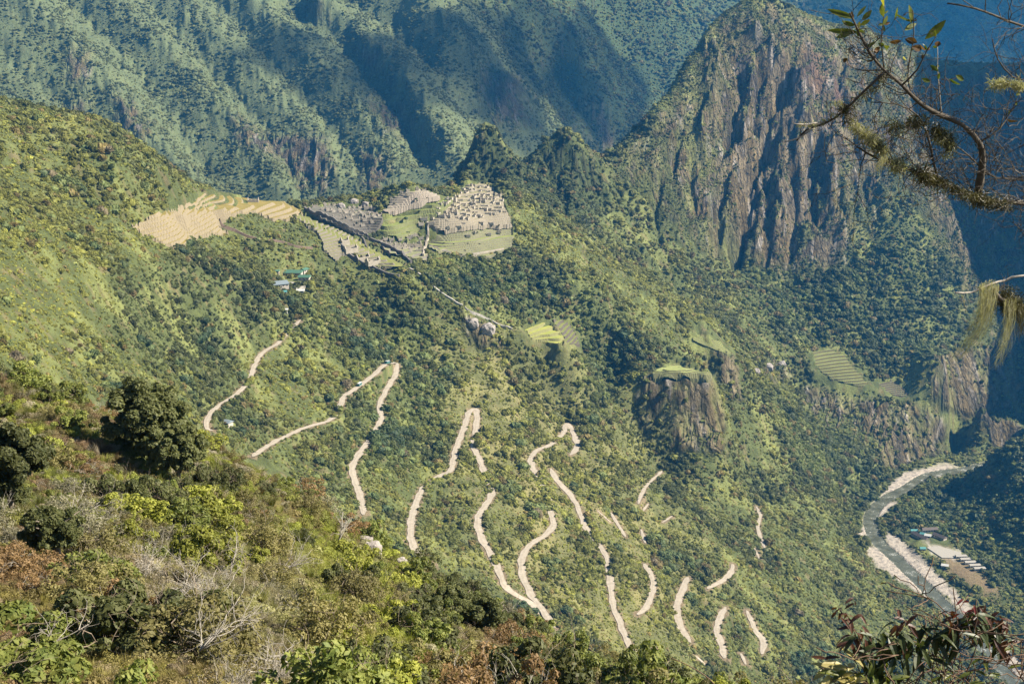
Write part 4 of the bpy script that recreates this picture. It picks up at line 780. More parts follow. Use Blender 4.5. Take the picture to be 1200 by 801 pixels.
def shrub(k, x, y, rad, zn, hgt=1.0, lean=0, label=None, rz=None):
    lb = FK[k][0]; root = empty('shrub', (x, y, float(grid_at(Z, x, y)) - .06 * rad), rs.random() * 6.28 if rz is None else rz, rad); root.scale = (rad, rad * rs.uniform(.85, 1.15), rad * hgt)
    tag(root, label or f'{lb} {zn}', 'shrub', None if label else f'{lb} plants {zn}'.replace('shrub plants', 'shrubs').replace('bush plants', 'bushes')); fm, st = FM[k][rs.randint(0, 1)]
    link('foliage', fm, root); link('stems', st, root); SHR.append((x, y, rad))
cand = []
for i in range(4200):
    y = 14 + 104 * rs.random() ** .75; x = rs.uniform(-.50, .22) * (y + 8); u, v = project(x, y, float(grid_at(Z, x, y)))
    if u < -120 or v > 900 or v < 300 or u > 1000: continue
    cand.append((float(u), float(v), x, y))
for u, v, x, y in cand:
    if nsh >= 285: break
    zn, _, wt = zone_of(u, v - 8); k = rs.choices(list(wt), list(wt.values()))[0]; rad = (.72 + 1.2 * rs.random() ** 2) * (.85 + y / 130) * {'bare': .9, 'dark': 1.05}.get(k, 1)
    if any((x - a) ** 2 + (y - b) ** 2 < (.5 * (rad + c)) ** 2 for a, b, c in SHR): continue
    if rad > 2.0: rad = 2.0
    shrub(k, x, y, rad, zn, rs.uniform(.8, 1.25)); nsh += 1
log('shrubs', nsh)
# big dark tree on the crest, leafy tree on the left edge, dark tree beside the road loops
def big_tree(u, v, D, rad, hgt, k, label, seed, trunk_h=.9):
    x, y, _ = at_dist(u, v, D); z = float(grid_at(Z, x, y)); root = empty('broadleaf_tree', (x, y, z - .2)); tag(root, label, 'tree')
    rr = np.random.default_rng(seed); lobes = []
    for i in range(130):
        d = rr.normal(size=3); d /= np.linalg.norm(d); q = rr.random() ** .4 * .80; lobes.append((np.array([d[0] * q * rad, d[1] * q * rad, trunk_h + hgt * .5 + d[2] * q * hgt * .5]), (.06 + .13 * rr.random()) * rad))
    V1, F1 = leaf_cloud(lobes, 24000, .05 + .012 * rad, rr, 1.6, .3); link('crown', np_mesh('crown', *to_tris(V1, F1), [FK[k][1]]), root)
    mb = MB(); mb.tube([(0, 0, -.3), (.1, .05, trunk_h), (0, .2, trunk_h + hgt * .5)], [.2, .15, .07], 8)
    for a in range(9): b = a * 2.1; mb.tube([(.08, .05, trunk_h * .9 + a * .12), (math.cos(b) * rad * .3, math.sin(b) * rad * .3, trunk_h + hgt * .3 + a * .1), (math.cos(b + .3) * rad * .75, math.sin(b + .3) * rad * .75, trunk_h + hgt * .5 + .1 * a)], [.08, .05, .02], 5)
    mb.build('trunk', M_BARK, root, True)
big_tree(172, 500, 96, 3.9, 6.4, 'dark', 'large dark spreading tree standing on the crest left of the first road bend', 1)
big_tree(205, 520, 92, 2.8, 4.4, 'dark', 'dark tree with silvery twigs just right of the large dark crest tree', 2)
big_tree(5, 545, 62, 2.6, 4.6, 'dark', 'tall dark leafy tree cut by the left edge of the photo', 3)
big_tree(530, 705, 84, 1.8, 2.4, 'dark', 'dark round tree on the crest just above the lower road loop', 4)
big_tree(566, 722, 84, 2.1, 2.8, 'dark', 'dark tree with open crown beside the lowest visible road loop', 5)
big_tree(60, 610, 50, 1.5, 1.9, 'dark', 'shadowy dark bush low on the left of the hillside', 6)
# dead branches
def dead(u, v, D, ln, seed, label, lie=.3, az=0.0, n=5, r_=.035):
    x, y, _ = at_dist(u, v, D); z = float(grid_at(Z, x, y)); rr = random.Random(seed); mb = MB()
    def grow(p, d, l, r0, dep):
        P = [Vector(p)]; dd = Vector(d)
        for k in range(6): dd = (dd + Vector((rr.gauss(0, .22), rr.gauss(0, .22), rr.gauss(0, .18)))).normalized(); P.append(P[-1] + dd * l / 6)
        mb.tube(P, [r0 * (1 - .11 * k) for k in range(7)], 5)
        if dep: 
            for k in range(rr.randint(3, 5)): i = rr.randint(2, 6); grow(P[i], (dd + Vector((rr.gauss(0, .7), rr.gauss(0, .7), rr.gauss(0, .5) + .2))).normalized(), l * rr.uniform(.3, .6), r0 * .5, dep - 1)
    for q in range(n): a = az + rr.gauss(0, .35); grow((0, 0, .1), (math.cos(a), math.sin(a), lie + rr.random() * .3), ln * rr.uniform(.6, 1), r_, 2)
    o = mb.build('dead_branch', M_PALE, smooth=True); o.location = (x, y, z + .5); tag(o, label, 'branch')
dead(385, 770, 30, 2.9, 1, 'bare pale grey forked branch lying across bushes near the bottom edge', .25, math.pi, 3, .03)
dead(235, 775, 28, 1.7, 2, 'whitish dead twigs heaped at the bottom left of the forked branch', .5, .6, 7, .018)
dead(240, 700, 38, 1.9, 3, 'tangle of white dead twigs at the centre of the twiggy patch', .8, 2, 8, .02)
dead(205, 690, 40, 1.7, 4, 'smaller tangle of white dead twigs left of the central one', .8, 1, 8, .02)
dead(268, 640, 52, 1.8, 5, 'upright pale dead stem in the bright bushes', 1.6, 1.5, 3, .03)
dead(75, 590, 58, 2.0, 6, 'pale dead twigs in front of the shadowy left clump', .9, .5, 6, .025)
dead(395, 600, 98, 3.0, 7, 'crooked grey dead tree on the crest where the second road bend ends', 1.5, 1, 3, .06)
dead(330, 665, 62, 2.2, 8, 'pale dead brush right of the bright bushes', .7, .5, 6, .022)
dead(30, 770, 27, 1.6, 9, 'thin grey fallen branch in the bottom left corner', .5, .4, 2, .02)
# undergrowth between the shrubs
def tuft(seed, n, size, aspect, mat, blades=False):
    rr = np.random.default_rng(seed)
    if blades:
        a = rr.random(n) * 6.283; d = np.stack([np.cos(a) * .5, np.sin(a) * .5, .7 + .5 * rr.random(n)], 1) * (.5 + .6 * rr.random(n))[:, None]; p0 = np.stack([np.cos(a * 3) * .3 * rr.random(n), np.sin(a * 3) * .3 * rr.random(n), np.zeros(n) - .1], 1)
        s = np.stack([-np.sin(a), np.cos(a), 0 * a], 1) * size; V_ = np.stack([p0 - s, p0 + s, p0 + d * .9 + s * .4, p0 + d], 1).reshape(-1, 3); return np_mesh('foliage', *to_tris(V_, np.arange(n * 4).reshape(-1, 4)), [mat])
    lobes = [(np.array([rr.normal() * .35, rr.normal() * .35, .1 + .3 * rr.random()]), .25 + .2 * rr.random()) for _ in range(7)]; return np_mesh('foliage', *to_tris(*leaf_cloud(lobes, n, size, rr, aspect, .3)), [mat])
def mat_tuft(name):
    t = NT(name); at = t.n('ShaderNodeAttribute', attribute_type='INSTANCER', attribute_name='tint').outputs['Color']; f = t.noise(20.0, 3, .6, t.obj()); return t.leaf(t.mix(1.0, at, t.ramp(f, [(.3, .6), (.7, 1.45)]), 'MULTIPLY'), .28)
M_TUFT = mat_tuft('undergrowth_leaves'); TU = []
gl_ = 'low clump of undergrowth at the feet of the hillside shrubs'
for k, (n, s_, asp, bl) in enumerate([(420, .055, 1.7, False), (520, .035, 1.5, False), (240, .016, 1, True), (700, .028, 1.2, False)]):
    x, y = (-6 - 4 * k, 34 + 6 * k); root = empty('undergrowth_clump', (x, y, float(grid_at(Z, x, y))), 0, .5); tag(root, gl_, 'undergrowth', 'undergrowth clumps'); TU.append(link('foliage', tuft(700 + k, n, s_, asp, FK[('green', 'olive', 'brown', 'bright')[k]][1], bl), root))
rr = np.random.default_rng(77); UP = []
for d0, d1, cell, r0, r1 in ((4, 45, .36, .20, .42), (45, 85, .50, .3, .6), (85, 190, .75, .45, .9)):
    gx, gy = np.meshgrid(np.arange(-.6 * (d1 + 12), .45 * (d1 + 12), cell), np.arange(d0, d1, cell)); gx = gx + (rr.random(gx.shape) - .5) * cell; gy = gy + (rr.random(gy.shape) - .5) * cell; m = (gx > -.52 * (gy + 10)) & (gx < .40 * (gy + 12)); gx, gy = gx[m], gy[m]
    gz = grid_at(Z, gx, gy); u, v = project(gx, gy, gz); m = (v < 980) & (u > -160) & (u < 1350) & (grid_at(VIS.astype(np.float32), gx, gy) > .05) & (rr.random(gx.shape) < .93); gx, gy, gz, u, v = gx[m], gy[m], gz[m], u[m], v[m]; n = len(gx)
    a = fbm(gx / 4, gy / 4, 3, 141); b = noise(gx / 1.5, gy / 1.5, 143); T_ = np.zeros((n, 3)) + np.array((.135, .145, .035))
    T_ = mixc(T_, (.19, .13, .075), sstep(-.05, .4, a + .4 * b)); T_ = mixc(T_, (.27, .29, .045), sstep(.0, .4, -a + .4 * b) * .9); T_ = mixc(T_, (.05, .07, .02), sstep(.2, .5, b) * .7); q = rr.random(n); T_ = mixc(T_, (.30, .26, .19), (q < .1) * .8); T_ = mixc(T_, (.26, .28, .05), (q > .92) * .8)
    def zz(poly, c, k, s=30): 
        global T_; T_ = mixc(T_, c, region(poly, 0, 300, soft=s, wob=10, UU=u, VV=v, YY=gy) * k)
    zz([(-200, 620), (170, 640), (200, 720), (420, 800), (380, 900), (-200, 900)], (.20, .125, .06), .5); zz([(340, 600), (480, 650), (500, 850), (360, 850)], (.28, .30, .04), .5); zz([(130, 650), (340, 650), (400, 760), (180, 760)], (.27, .23, .15), .5)
    zz([(540, 720), (640, 760), (560, 790)], (.26, .18, .10), .5, 15)
    T_ *= (.7 + .6 * rr.random(n))[:, None]; UP.append(np.concatenate([np.stack([gx, gy, gz, r0 + (r1 - r0) * rr.random(n)], 1), T_], 1))
UP = np.concatenate(UP)
# the clumps that stand on their own keep fixed colours; the mass gets its own material through copies of the same shapes
for o in TU: o.data.materials.clear(); o.data.materials.append(M_TUFT2 if False else FK['green'][1])
t = NT('undergrowth_mix'); at = t.n('ShaderNodeAttribute', attribute_type='INSTANCER', attribute_name='tint').outputs['Color']; isn = t.n('ShaderNodeAttribute', attribute_type='INSTANCER', attribute_name='isin').outputs['Fac']; f = t.noise(20.0, 3, .6, t.obj())
M_TM = t.leaf(t.mix(1.0, t.mix(isn, (.11, .12, .035), at), t.ramp(f, [(.3, .6), (.7, 1.45)]), 'MULTIPLY'), .28)
for o in TU: o.data.materials[0] = M_TM
fo2 = instancer('undergrowth', UP, TU, .9, .5, 19, 0.0); tag(fo2, 'low mixed undergrowth covering the near hillside', 'undergrowth', kind='stuff')
log('undergrowth', len(UP))
# ------------------------------------------------------------------ ruins: roofless stone houses, walls; hotel, camp by the river, buses
M_HS = simple_mat('granite_wall', (.30, .26, .20), (.50, .44, .35), .35, bump=.7, bdist=.15, world=True)
def house_parts(L, Wd, h, g, seed, gables=2):
    rr = random.Random(seed); t_ = .75; wl = MB()
    wl.box((0, -Wd / 2 + t_ / 2, h / 2 - 1), (L, t_, h + 2)); 
    # front wall broken by two doorways
    segs = [(-L / 2, -L * .24), (-L * .10, L * .12), (L * .26, L / 2)] 
    for a, b in segs: wl.box(((a + b) / 2, Wd / 2 - t_ / 2, h / 2 - 1), (b - a, t_, h + 2))
    wl.box((0, Wd / 2 - t_ / 2, h - .25), (L * .99, t_ * .9, .45))
    out = [('wall', wl.mesh('wall', M_HS))]
    for s in ((-1, 1) if gables == 2 else (-1,)):
        gb = MB(); x0 = s * (L / 2 - t_ / 2); ww = Wd / 2 - t_
        prof = [(-ww, -2), (ww, -2), (ww, h), (.35, h + g), (-.35, h + g), (-ww, h)]; vs = [(x0 - t_ / 2, a, b) for a, b in prof] + [(x0 + t_ / 2, a, b) for a, b in prof]; n = 6
        gb.add(vs, [tuple(range(n - 1, -1, -1)), tuple(range(n, 2 * n))] + [(k, (k + 1) % n, n + (k + 1) % n, n + k) for k in range(n)]); out.append(('gable', gb.mesh('gable', M_HS)))
    if gables == 1:
        gb = MB(); gb.box((L / 2 - t_ / 2, 0, h * .3 - 1), (t_, Wd - 2 * t_, h * .6 + 2)); out.append(('low_wall', gb.mesh('low_wall', M_HS)))
    return out
HOUSES = [house_parts(9, 6, 2.7, 2.6, 1), house_parts(13, 6.5, 2.8, 2.8, 2), house_parts(7, 5, 2.4, 2.0, 3, 1), house_parts(8, 5.5, 3.0, 2.9, 4)]
HL = ['roofless granite house with two pointed gables', 'long roofless granite hall with pointed gables', 'small broken granite house with one gable left', 'tall roofless granite house with pointed gables']
placed = []
def house(x, y, k, rz, zone, s=1.0, label=None):
    if any((x - a) ** 2 + (y - b) ** 2 < (8.6 * s) ** 2 for a, b in placed): return False
    placed.append((x, y)); z = surf(x, y); root = empty('stone_house', (x, y, z), rz, s); tag(root, label or f'{HL[k]} {zone}', 'ruin', None if label else f'{["roofless houses","long halls","broken houses","tall houses"][k]} {zone}')
    for nm, m_ in HOUSES[k]: link(nm, m_, root)
    return True
rh = random.Random(11)
def quarter(poly, n, zone, rz, jit=.12, rows=None, s=(.55, .8), kinds=(0, 0, 2, 3, 1)):
    us = [p[0] for p in poly]; vs = [p[1] for p in poly]; c = 0
    for _ in range(n * 14):
        if c >= n: break
        u, v = rh.uniform(min(us), max(us)), rh.uniform(min(vs), max(vs))
        if rows: v = min(vs) + round((v - min(vs)) / rows) * rows + (u - min(us)) * .12
        if not inpoly(u, v, poly): continue
        p = hit(u, v, 1100, 2300); c += house(p.x, p.y, rh.choice(kinds), rz + rh.gauss(0, jit) + (math.pi / 2 if rh.random() < .3 else 0), zone, rh.uniform(*s))
quarter([(364, 246), (385, 238), (410, 240), (436, 242), (447, 252), (440, 264), (425, 274), (400, 264)], 70, 'in the shaded quarter left of the lawn', R(20), rows=6.5, s=(.55, .75))
quarter([(506, 258), (514, 244), (530, 231), (545, 218), (560, 213), (577, 220), (588, 238), (592, 256), (560, 262), (520, 266)], 100, 'in the crowded sunlit upper right quarter', R(-15), rows=4.5, s=(.45, .7))
quarter([(436, 282), (452, 278), (480, 282), (500, 290), (494, 302), (466, 297)], 24, 'in the lower quarter above dark trees', R(15), rows=6.5)
quarter([(497, 262), (507, 266), (503, 284), (492, 286), (480, 280)], 14, 'in the block below the green lawn', R(5), s=(.6, .85))
quarter([(455, 236), (470, 224), (488, 218), (500, 224), (480, 234)], 8, 'on the pale stepped hill', R(10), s=(.55, .7))
quarter([(520, 266), (560, 266), (595, 270), (590, 282), (530, 280)], 9, 'on the curved right edge terraces', R(0), s=(.6, .8), kinds=(2, 2, 0))
for i, (u, v) in enumerate([(404, 292), (411, 297), (418, 301), (425, 304), (431, 308), (437, 312), (443, 315)]): p = hit(u, v, 1100, 2300); house(p.x, p.y, (3, 1)[i % 2], R(35), 'in the row beside the lower wall', 1.25)
p = hit(318, 233, 1100, 2300); house(p.x, p.y, 3, .2, '', 1.1, 'lone stone guard house standing at the top of the yellow terraces')
for u, v in ((297, 238), (303, 234)): p = hit(u, v, 1100, 2300); house(p.x, p.y, 1, .1, 'on the dry lawn near the lone guard house', 1.0)
log('houses', len(placed))
def stone_wall(px, h, t_, label, mat=None, dmin=1000, lift=0.0, name='stone_wall'):
    P = resample([hit(u, v, dmin, 2400) for u, v in px], 3.0); vs, fs = [], []; n = len(P)
    for i, q in enumerate(P):
        d = (P[min(i + 1, n - 1)] - P[max(i - 1, 0)]); d.z = 0; d.normalize(); s = Vector((d.y, -d.x, 0)) * t_ / 2; z = surf(q.x, q.y); hh = h * (1 + .25 * float(noise(i / 3.0, h * 7, 161)))
        for sg, zz in ((-1, -3.5), (-1, hh), (1, hh), (1, -3.5)): vs.append(Vector((q.x, q.y, z + lift + zz)) + s * sg)
    fs = [(i * 4 + k, i * 4 + (k + 1) % 4, i * 4 + 4 + (k + 1) % 4, i * 4 + 4 + k) for i in range(n - 1) for k in range(4)] + [(3, 2, 1, 0), ((n - 1) * 4, (n - 1) * 4 + 1, (n - 1) * 4 + 2, (n - 1) * 4 + 3)]
    mb = MB(); mb.add(vs, fs); tag(mb.build(name, mat or M_HS), label, 'wall')
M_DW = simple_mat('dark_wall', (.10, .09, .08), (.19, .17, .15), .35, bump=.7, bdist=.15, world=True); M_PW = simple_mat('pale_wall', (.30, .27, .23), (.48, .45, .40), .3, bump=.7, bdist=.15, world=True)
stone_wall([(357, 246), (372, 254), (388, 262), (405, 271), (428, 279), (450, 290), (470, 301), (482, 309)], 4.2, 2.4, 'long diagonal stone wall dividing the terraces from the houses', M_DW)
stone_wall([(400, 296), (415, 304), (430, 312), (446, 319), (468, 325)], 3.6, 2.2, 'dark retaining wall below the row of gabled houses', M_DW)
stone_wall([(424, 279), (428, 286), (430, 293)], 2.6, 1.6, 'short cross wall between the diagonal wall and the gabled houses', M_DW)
stone_wall([(258, 264), (275, 270), (292, 278), (310, 282), (330, 284), (350, 290), (366, 291)], 2.0, 2.2, 'path wall curving through the dark tree patch below the yellow terraces', simple_mat('brown_wall', (.16, .11, .08), (.26, .19, .14), .4, bump=.6, world=True))
stone_wall([(480, 316), (505, 334), (530, 352), (550, 365), (575, 376), (600, 386)], 2.2, 2.0, 'pale path wall running down the ridge below the ruins', M_PW)
stone_wall([(503, 291), (530, 299), (560, 301), (590, 295)], 1.6, 1.6, 'broken grey wall along the foot of the curved terraces', M_HS)
stone_wall([(501, 262), (502, 276), (499, 292), (496, 304)], 3.0, 2.0, 'upright brown wall between the lower quarter and the curved terraces', M_HS)
# rock face and tin path at the ridge
def boulder(u, v, D, s, label, mat, seed, flat=(1, 1, 1)):
    v0, f = ico(3); v0 = v0 * (1 + .35 * noise(v0[:, 0] * 1.6 + seed, v0[:, 1] * 1.6 + v0[:, 2] * 1.3, seed) + .20 * ridged(v0[:, 0] * 2.6 + seed, v0[:, 1] * 2.6 + v0[:, 2] * 1.2, 3, seed + 3))[:, None]; v0 = np.sign(v0) * np.abs(v0) ** .8 * np.array(flat) * s
    p = hit(u, v, D[0], D[1]); o = link('rock', np_mesh('rock', v0, f, [mat]), None, (p.x, p.y, p.z + s * .15)); tag(o, label, 'rock')
M_RK = simple_mat('rock_pale', (.22, .19, .165), (.42, .38, .34), .5, bump=.8, bdist=.2, world=True)
for a in [(436, 648, (20, 140), .9, 'small grey boulder on the crest of the near hillside'), (428, 636, (20, 140), .6, 'smaller grey stone left of the crest boulder'), (572, 388, (1200, 1600), 8, 'bright rock face at the lower end of the ridge wall'),
          (554, 380, (1200, 1600), 6.5, 'grey rock outcrop left of the bright rock face'), (900, 432, (1600, 2100), 7, 'large white boulder in the forest right of the grassy knoll'), (916, 428, (1600, 2100), 6, 'white boulder to the right of the large forest boulder'), (886, 436, (1600, 2100), 5, 'leaning pale slab left of the large forest boulder'),
          (400, 243, (1500, 1900), 5, 'dark granite boulder at the top of the shaded quarter'), (415, 238, (1500, 1900), 5, 'granite knob on the skyline edge of the shaded quarter'), (428, 240, (1500, 1900), 4, 'small granite knob next to the skyline knob'),
          (470, 660, (20, 140), .5, 'little stone half hidden in the crest bushes')]: boulder(*a[:3], a[3], a[4], M_RK, int(a[0]), (1, .8, .9))
# ---- roofs and buildings
def flatmat(n, c, rough=.6): return simple_mat(n, c, tuple(x * .82 for x in c), 1.2, rough, .15)
M_GREENROOF = flatmat('green_tin_roof', (.08, .17, .11)); M_BLUEROOF = flatmat('blue_grey_roof', (.20, .24, .26)); M_DARKROOF = flatmat('brown_shingle_roof', (.12, .095, .08)); M_TEAL = flatmat('teal_canvas', (.10, .28, .27)); M_WHITE = flatmat('white_paint', (.55, .54, .50)); M_CREAM = flatmat('cream_plaster', (.55, .48, .40)); M_PALE_SL = flatmat('pale_concrete', (.38, .35, .30), .9)
M_GLASS = flatmat('dark_glass', (.03, .035, .04), .15)
def building(name, u, v, L, Wd, h, rh_, rz, roofm, label, cat='building', wallm=None, dmin=900, dz=0.0, D=None):
    p = hit(u, v, dmin, 2300); z = surf(p.x, p.y); root = empty(name, (p.x, p.y, z + dz), rz); tag(root, label, cat)
    w_ = MB(); w_.box((0, 0, h / 2 - 1), (L, Wd, h + 2)); w_.build('wall', wallm or M_CREAM, root)
    r_ = MB(); e = .7; x0, y0 = L / 2 + e, Wd / 2 + e; r_.add([(-x0, -y0, h - .1), (x0, -y0, h - .1), (x0, y0, h - .1), (-x0, y0, h - .1), (-x0 * .92, 0, h + rh_), (x0 * .92, 0, h + rh_), (-x0, -y0, h - .35), (x0, -y0, h - .35), (x0, y0, h - .35), (-x0, y0, h - .35)],
        [(0, 1, 5, 4), (2, 3, 4, 5), (1, 2, 5), (3, 0, 4), (6, 9, 8, 7), (0, 6, 7, 1), (1, 7, 8, 2), (2, 8, 9, 3), (3, 9, 6, 0)]); r_.build('roof', roofm, root)
    for i in range(max(2, int(L / 3.5))):
        for sd in (-1, 1): g_ = MB(); g_.box((-L / 2 + (i + .5) * L / max(2, int(L / 3.5)), sd * (Wd / 2 + .02), h * .55), (1.3, .08, 1.2)); g_.build('window', M_GLASS, root)
    d = MB(); d.box((L * .1, -Wd / 2 - .04, 1.0), (1.1, .1, 2.0)); d.build('door', M_DARKROOF, root); return root
building('hotel_building', 344, 323, 19, 11, 4.5, 2.4, R(-4), M_GREENROOF, 'long building with bright green tin roof in the trees below the ruins')
building('hotel_building', 357, 328, 12, 8, 4.0, 2.0, R(-8), M_GREENROOF, 'smaller green roofed building to the right of the long green roof')
building('hotel_building', 357, 319, 9, 6, 3.5, 1.6, R(60), M_GREENROOF, 'small teal green roof behind the long green roof')
building('hotel_building', 326, 336, 20, 12, 4.0, 2.6, R(25), M_BLUEROOF, 'blue grey roofed building left of the green roofs')
building('hut', 352, 343, 8, 6, 3.0, 1.3, R(5), M_WHITE, 'small white roofed hut below the green roofs', 'hut', M_WHITE)
building('hut', 333, 344, 5, 4, 2.6, 1.0, R(15), M_TEAL, 'tiny pale teal hut between the blue grey roof and the white hut', 'hut')
building('hut', 324, 320, 6, 5, 2.6, 1.0, R(0), M_GREENROOF, 'tiny green hut half hidden in trees left of the long green roof', 'hut')
building('hut', 334, 365, 5, 4, 2.6, 1.0, R(0), M_WHITE, 'tiny white hut in the trees above the first road bend', 'hut', M_WHITE)
building('hut', 266, 497, 8, 6, 2.8, 1.2, R(-30), M_BLUEROOF, 'pale tin roofed hut beside the lower end of the first road', 'hut')
# paved yard
def slab(name, pts, z, th, mat, label, cat): 
    mb = MB(); n = len(pts); mb.add([(x, y, z) for x, y in pts] + [(x, y, z - th) for x, y in pts], [tuple(range(n)), tuple(range(2 * n - 1, n - 1, -1))] + [(k, k + n, (k + 1) % n + n, (k + 1) % n) for k in range(n)]); tag(mb.build(name, mat), label, cat)
yard = [hit(u, v, 900, 2300) for u, v in ((338, 330), (352, 331), (358, 338), (347, 341))]; zy = max(surf(q.x, q.y) for q in yard) + .15; slab('courtyard', [(q.x, q.y) for q in yard], zy, 3, M_PALE_SL, 'pale paved yard between the green roofs and the white hut', 'courtyard')
def rp(u, v): p = at_z(u, v, 5.0); return Vector(p)
# U shaped lodge by the river
a = rp(1076, 624); b = rp(1096, 624); rz = R(-48)
building('river_lodge', 1078, 630, 26, 7, 3.5, 2.2, R(-62), M_DARKROOF, 'long dark roofed wing nearest the river', dmin=1200)
building('river_lodge', 1089, 622, 22, 7, 3.5, 2.2, R(8), M_DARKROOF, 'dark roofed wing at the back of the river camp', dmin=1200)
building('river_lodge', 1101, 630, 18, 7, 3.5, 2.2, R(-55), M_DARKROOF, 'short dark roofed wing farthest from the river', dmin=1200)
building('tent_hall', 1087, 629, 8, 6, 3.2, 1.8, R(-20), M_WHITE, 'white tent roof in the yard between the dark wings', 'tent', M_WHITE, dmin=1200); building('tent_hall', 1081, 627, 6, 5, 3.0, 1.5, R(-30), M_TEAL, 'teal tent roof beside the white tent in the yard', 'tent', dmin=1200)
building('tent_hall', 1071, 623, 9, 5, 3.0, 1.4, R(0), M_TEAL, 'teal roofed shelter at the upper left corner of the river camp', 'tent', dmin=1200); building('tent_hall', 1081, 644, 7, 6, 3.0, 1.5, R(0), M_TEAL, 'pale teal round topped shelter below the dark wings', 'tent', dmin=1200)
building('hut', 1107, 664, 8, 6, 3.0, 1.5, R(-20), M_WHITE, 'white roofed hut on the brown clearing by the river', 'hut', M_WHITE, dmin=1200)
for i in range(5): building('long_shed', 1126 + i * 5.4, 653 + i * 3.6, 14, 5.0, 3.2, .8, R(5), M_PALE_SL, f'{["first", "second", "third", "fourth", "fifth"][i]} pale roofed shed counted from the upper left in the shed row by the river', 'shed', M_WHITE, dmin=1200)
q = [rp(*c) for c in ((1086, 642), (1100, 640), (1126, 648), (1122, 654), (1104, 654))]; slab('parking_lot', [(p.x, p.y) for p in q], 6.2, 3, M_PALE_SL, 'pale paved parking lot beside the shed row', 'parking lot')
# ---- buses
M_BUS1 = flatmat('bus_white', (.62, .66, .64), .35); M_BUS2 = flatmat('bus_teal', (.05, .22, .21), .35); M_TYRE = flatmat('tyre_rubber', (.02, .02, .02), .8)
def bus(u, v, label, ln=10.0):
    p = hit(u, v, 900, 1700); best = None
    for P, hw in ROADS[1:2]:
        for i in range(2, len(P) - 2):
            uu, vv = project(P[i].x, P[i].y, P[i].z); d = (float(uu) - u) ** 2 + (float(vv) - v) ** 2
            if best is None or d < best[0]: best = (d, P[i], (P[i + 2] - P[i - 2]).normalized())
    c, t = best[1], best[2]; rz = math.atan2(t.y, t.x); root = empty('bus', (c.x, c.y, c.z + .12), rz); root.rotation_euler[1] = -math.asin(t.z); tag(root, label, 'bus')
    def bx(n, ctr, dim, m, bev=.0):
        bm = bmesh.new(); bmesh.ops.create_cube(bm, size=1); bmesh.ops.scale(bm, vec=dim, verts=bm.verts); bmesh.ops.translate(bm, vec=ctr, verts=bm.verts)
        if bev: bmesh.ops.bevel(bm, geom=bm.edges[:], offset=bev, segments=2, affect='EDGES')
        me = bpy.data.meshes.new(n); bm.to_mesh(me); bm.free(); me.materials.append(m); return link(n, me, root)
    bx('body', (0, 0, 1.05), (ln, 2.5, 1.3), M_BUS2, .15); bx('cabin', (0, 0, 2.15), (ln - .2, 2.44, 1.0), M_GLASS, .1); bx('roof', (0, 0, 2.86), (ln - .1, 2.5, .42), M_BUS1, .12)
    for k in range(5):
        for s in (-1, 1): bx('pillar', (-ln / 2 + .9 + k * (ln - 1.8) / 4, s * 1.225, 2.15), (.18, .06, 1.02), M_BUS1)
    bx('windscreen', (ln / 2 - .05, 0, 2.1), (.12, 2.1, 1.1), M_GLASS)
    for sx in (-.3, .32):
        for s in (-1, 1):
            mb = MB(); mb.tube([(sx * ln, s * 1.28, .5), (sx * ln, s * .95, .5)], .5, 14); mb.build('wheel', M_TYRE, root, False)
bus(454, 426, 'teal bus with white roof turning broadside in the upper hairpin'); bus(421, 452, 'teal bus with white roof climbing the road just left of the hairpin', 8.5); bus(397, 479, 'small dark teal bus farthest down the left road leg', 7.0)
# lone tree on the lawn
for (u, v, s_, lb) in ((476, 268, 3.6, 'lone flat topped tree standing on the green lawn of the ruins'), (488, 243, 2.4, 'small bushy tree at the upper edge of the green lawn')):
    p = hit(u, v, 1300, 2000); root = empty('lawn_tree', (p.x, p.y, surf(p.x, p.y))); tag(root, lb, 'tree'); mb = MB(); mb.tube([(0, 0, -.5), (.2, 0, 3), (0, .1, 5.5)], [.35, .28, .15], 8); mb.build('trunk', M_BARK, root, True)
    c_ = link('crown', CK[(3, 0)] if (3, 0) in CK else CROWNS[3], root); c_.location = (0, 0, 4.6); c_.scale = (s_, s_, s_ * .7)
log('built things')
# ------------------------------------------------------------------ near tree on the right with lichens, and leafy plant below it
rn = random.Random(21)
def pt(u, v, d): return Vector(at_dist(u, v, d))
M_NB = simple_mat('mossy_bark', (.055, .045, .035), (.13, .11, .085), 30, bump=.6, bdist=.004); M_NBP = simple_mat('pale_bark', (.30, .26, .21), (.48, .43, .36), 40, bump=.6, bdist=.003)
def mat_near(n, c1, c2, tr=.4): t = NT(n); f = t.noise(25, 4, .65, t.obj()); return t.leaf(t.mix(t.ramp(f, [(.35, 0), (.65, 1)]), c1, c2), tr, .45, .3)
M_NL = mat_near('near_leaf', (.05, .075, .015), (.16, .17, .03)); M_NLY = mat_near('near_leaf_yellow', (.22, .22, .02), (.40, .34, .04)); M_NLB = mat_near('near_leaf_brown', (.06, .035, .015), (.16, .08, .025)); M_NLR = mat_near('near_leaf_red', (.12, .02, .02), (.20, .04, .035))
M_LICH = mat_near('lichen', (.22, .21, .12), (.38, .36, .22), .45); M_MOSS = mat_near('dark_moss', (.035, .032, .012), (.11, .10, .035), .2); M_BEARD = mat_near('beard_lichen', (.28, .26, .15), (.46, .43, .28), .45)
tree_x, tree_y = 3.15, 5.6; TZ = float(grid_at(Z, tree_x, tree_y)); NT_ = empty('mossy_tree', (tree_x, tree_y, TZ)); tag(NT_, 'bare mossy tree reaching its lichen hung branches in from the right edge', 'tree')
def part(mb, name, mat, smooth=False):
    o = mb.build(name, mat, NT_, smooth); o.matrix_parent_inverse = Matrix.Translation(-Vector((tree_x, tree_y, TZ))); return o
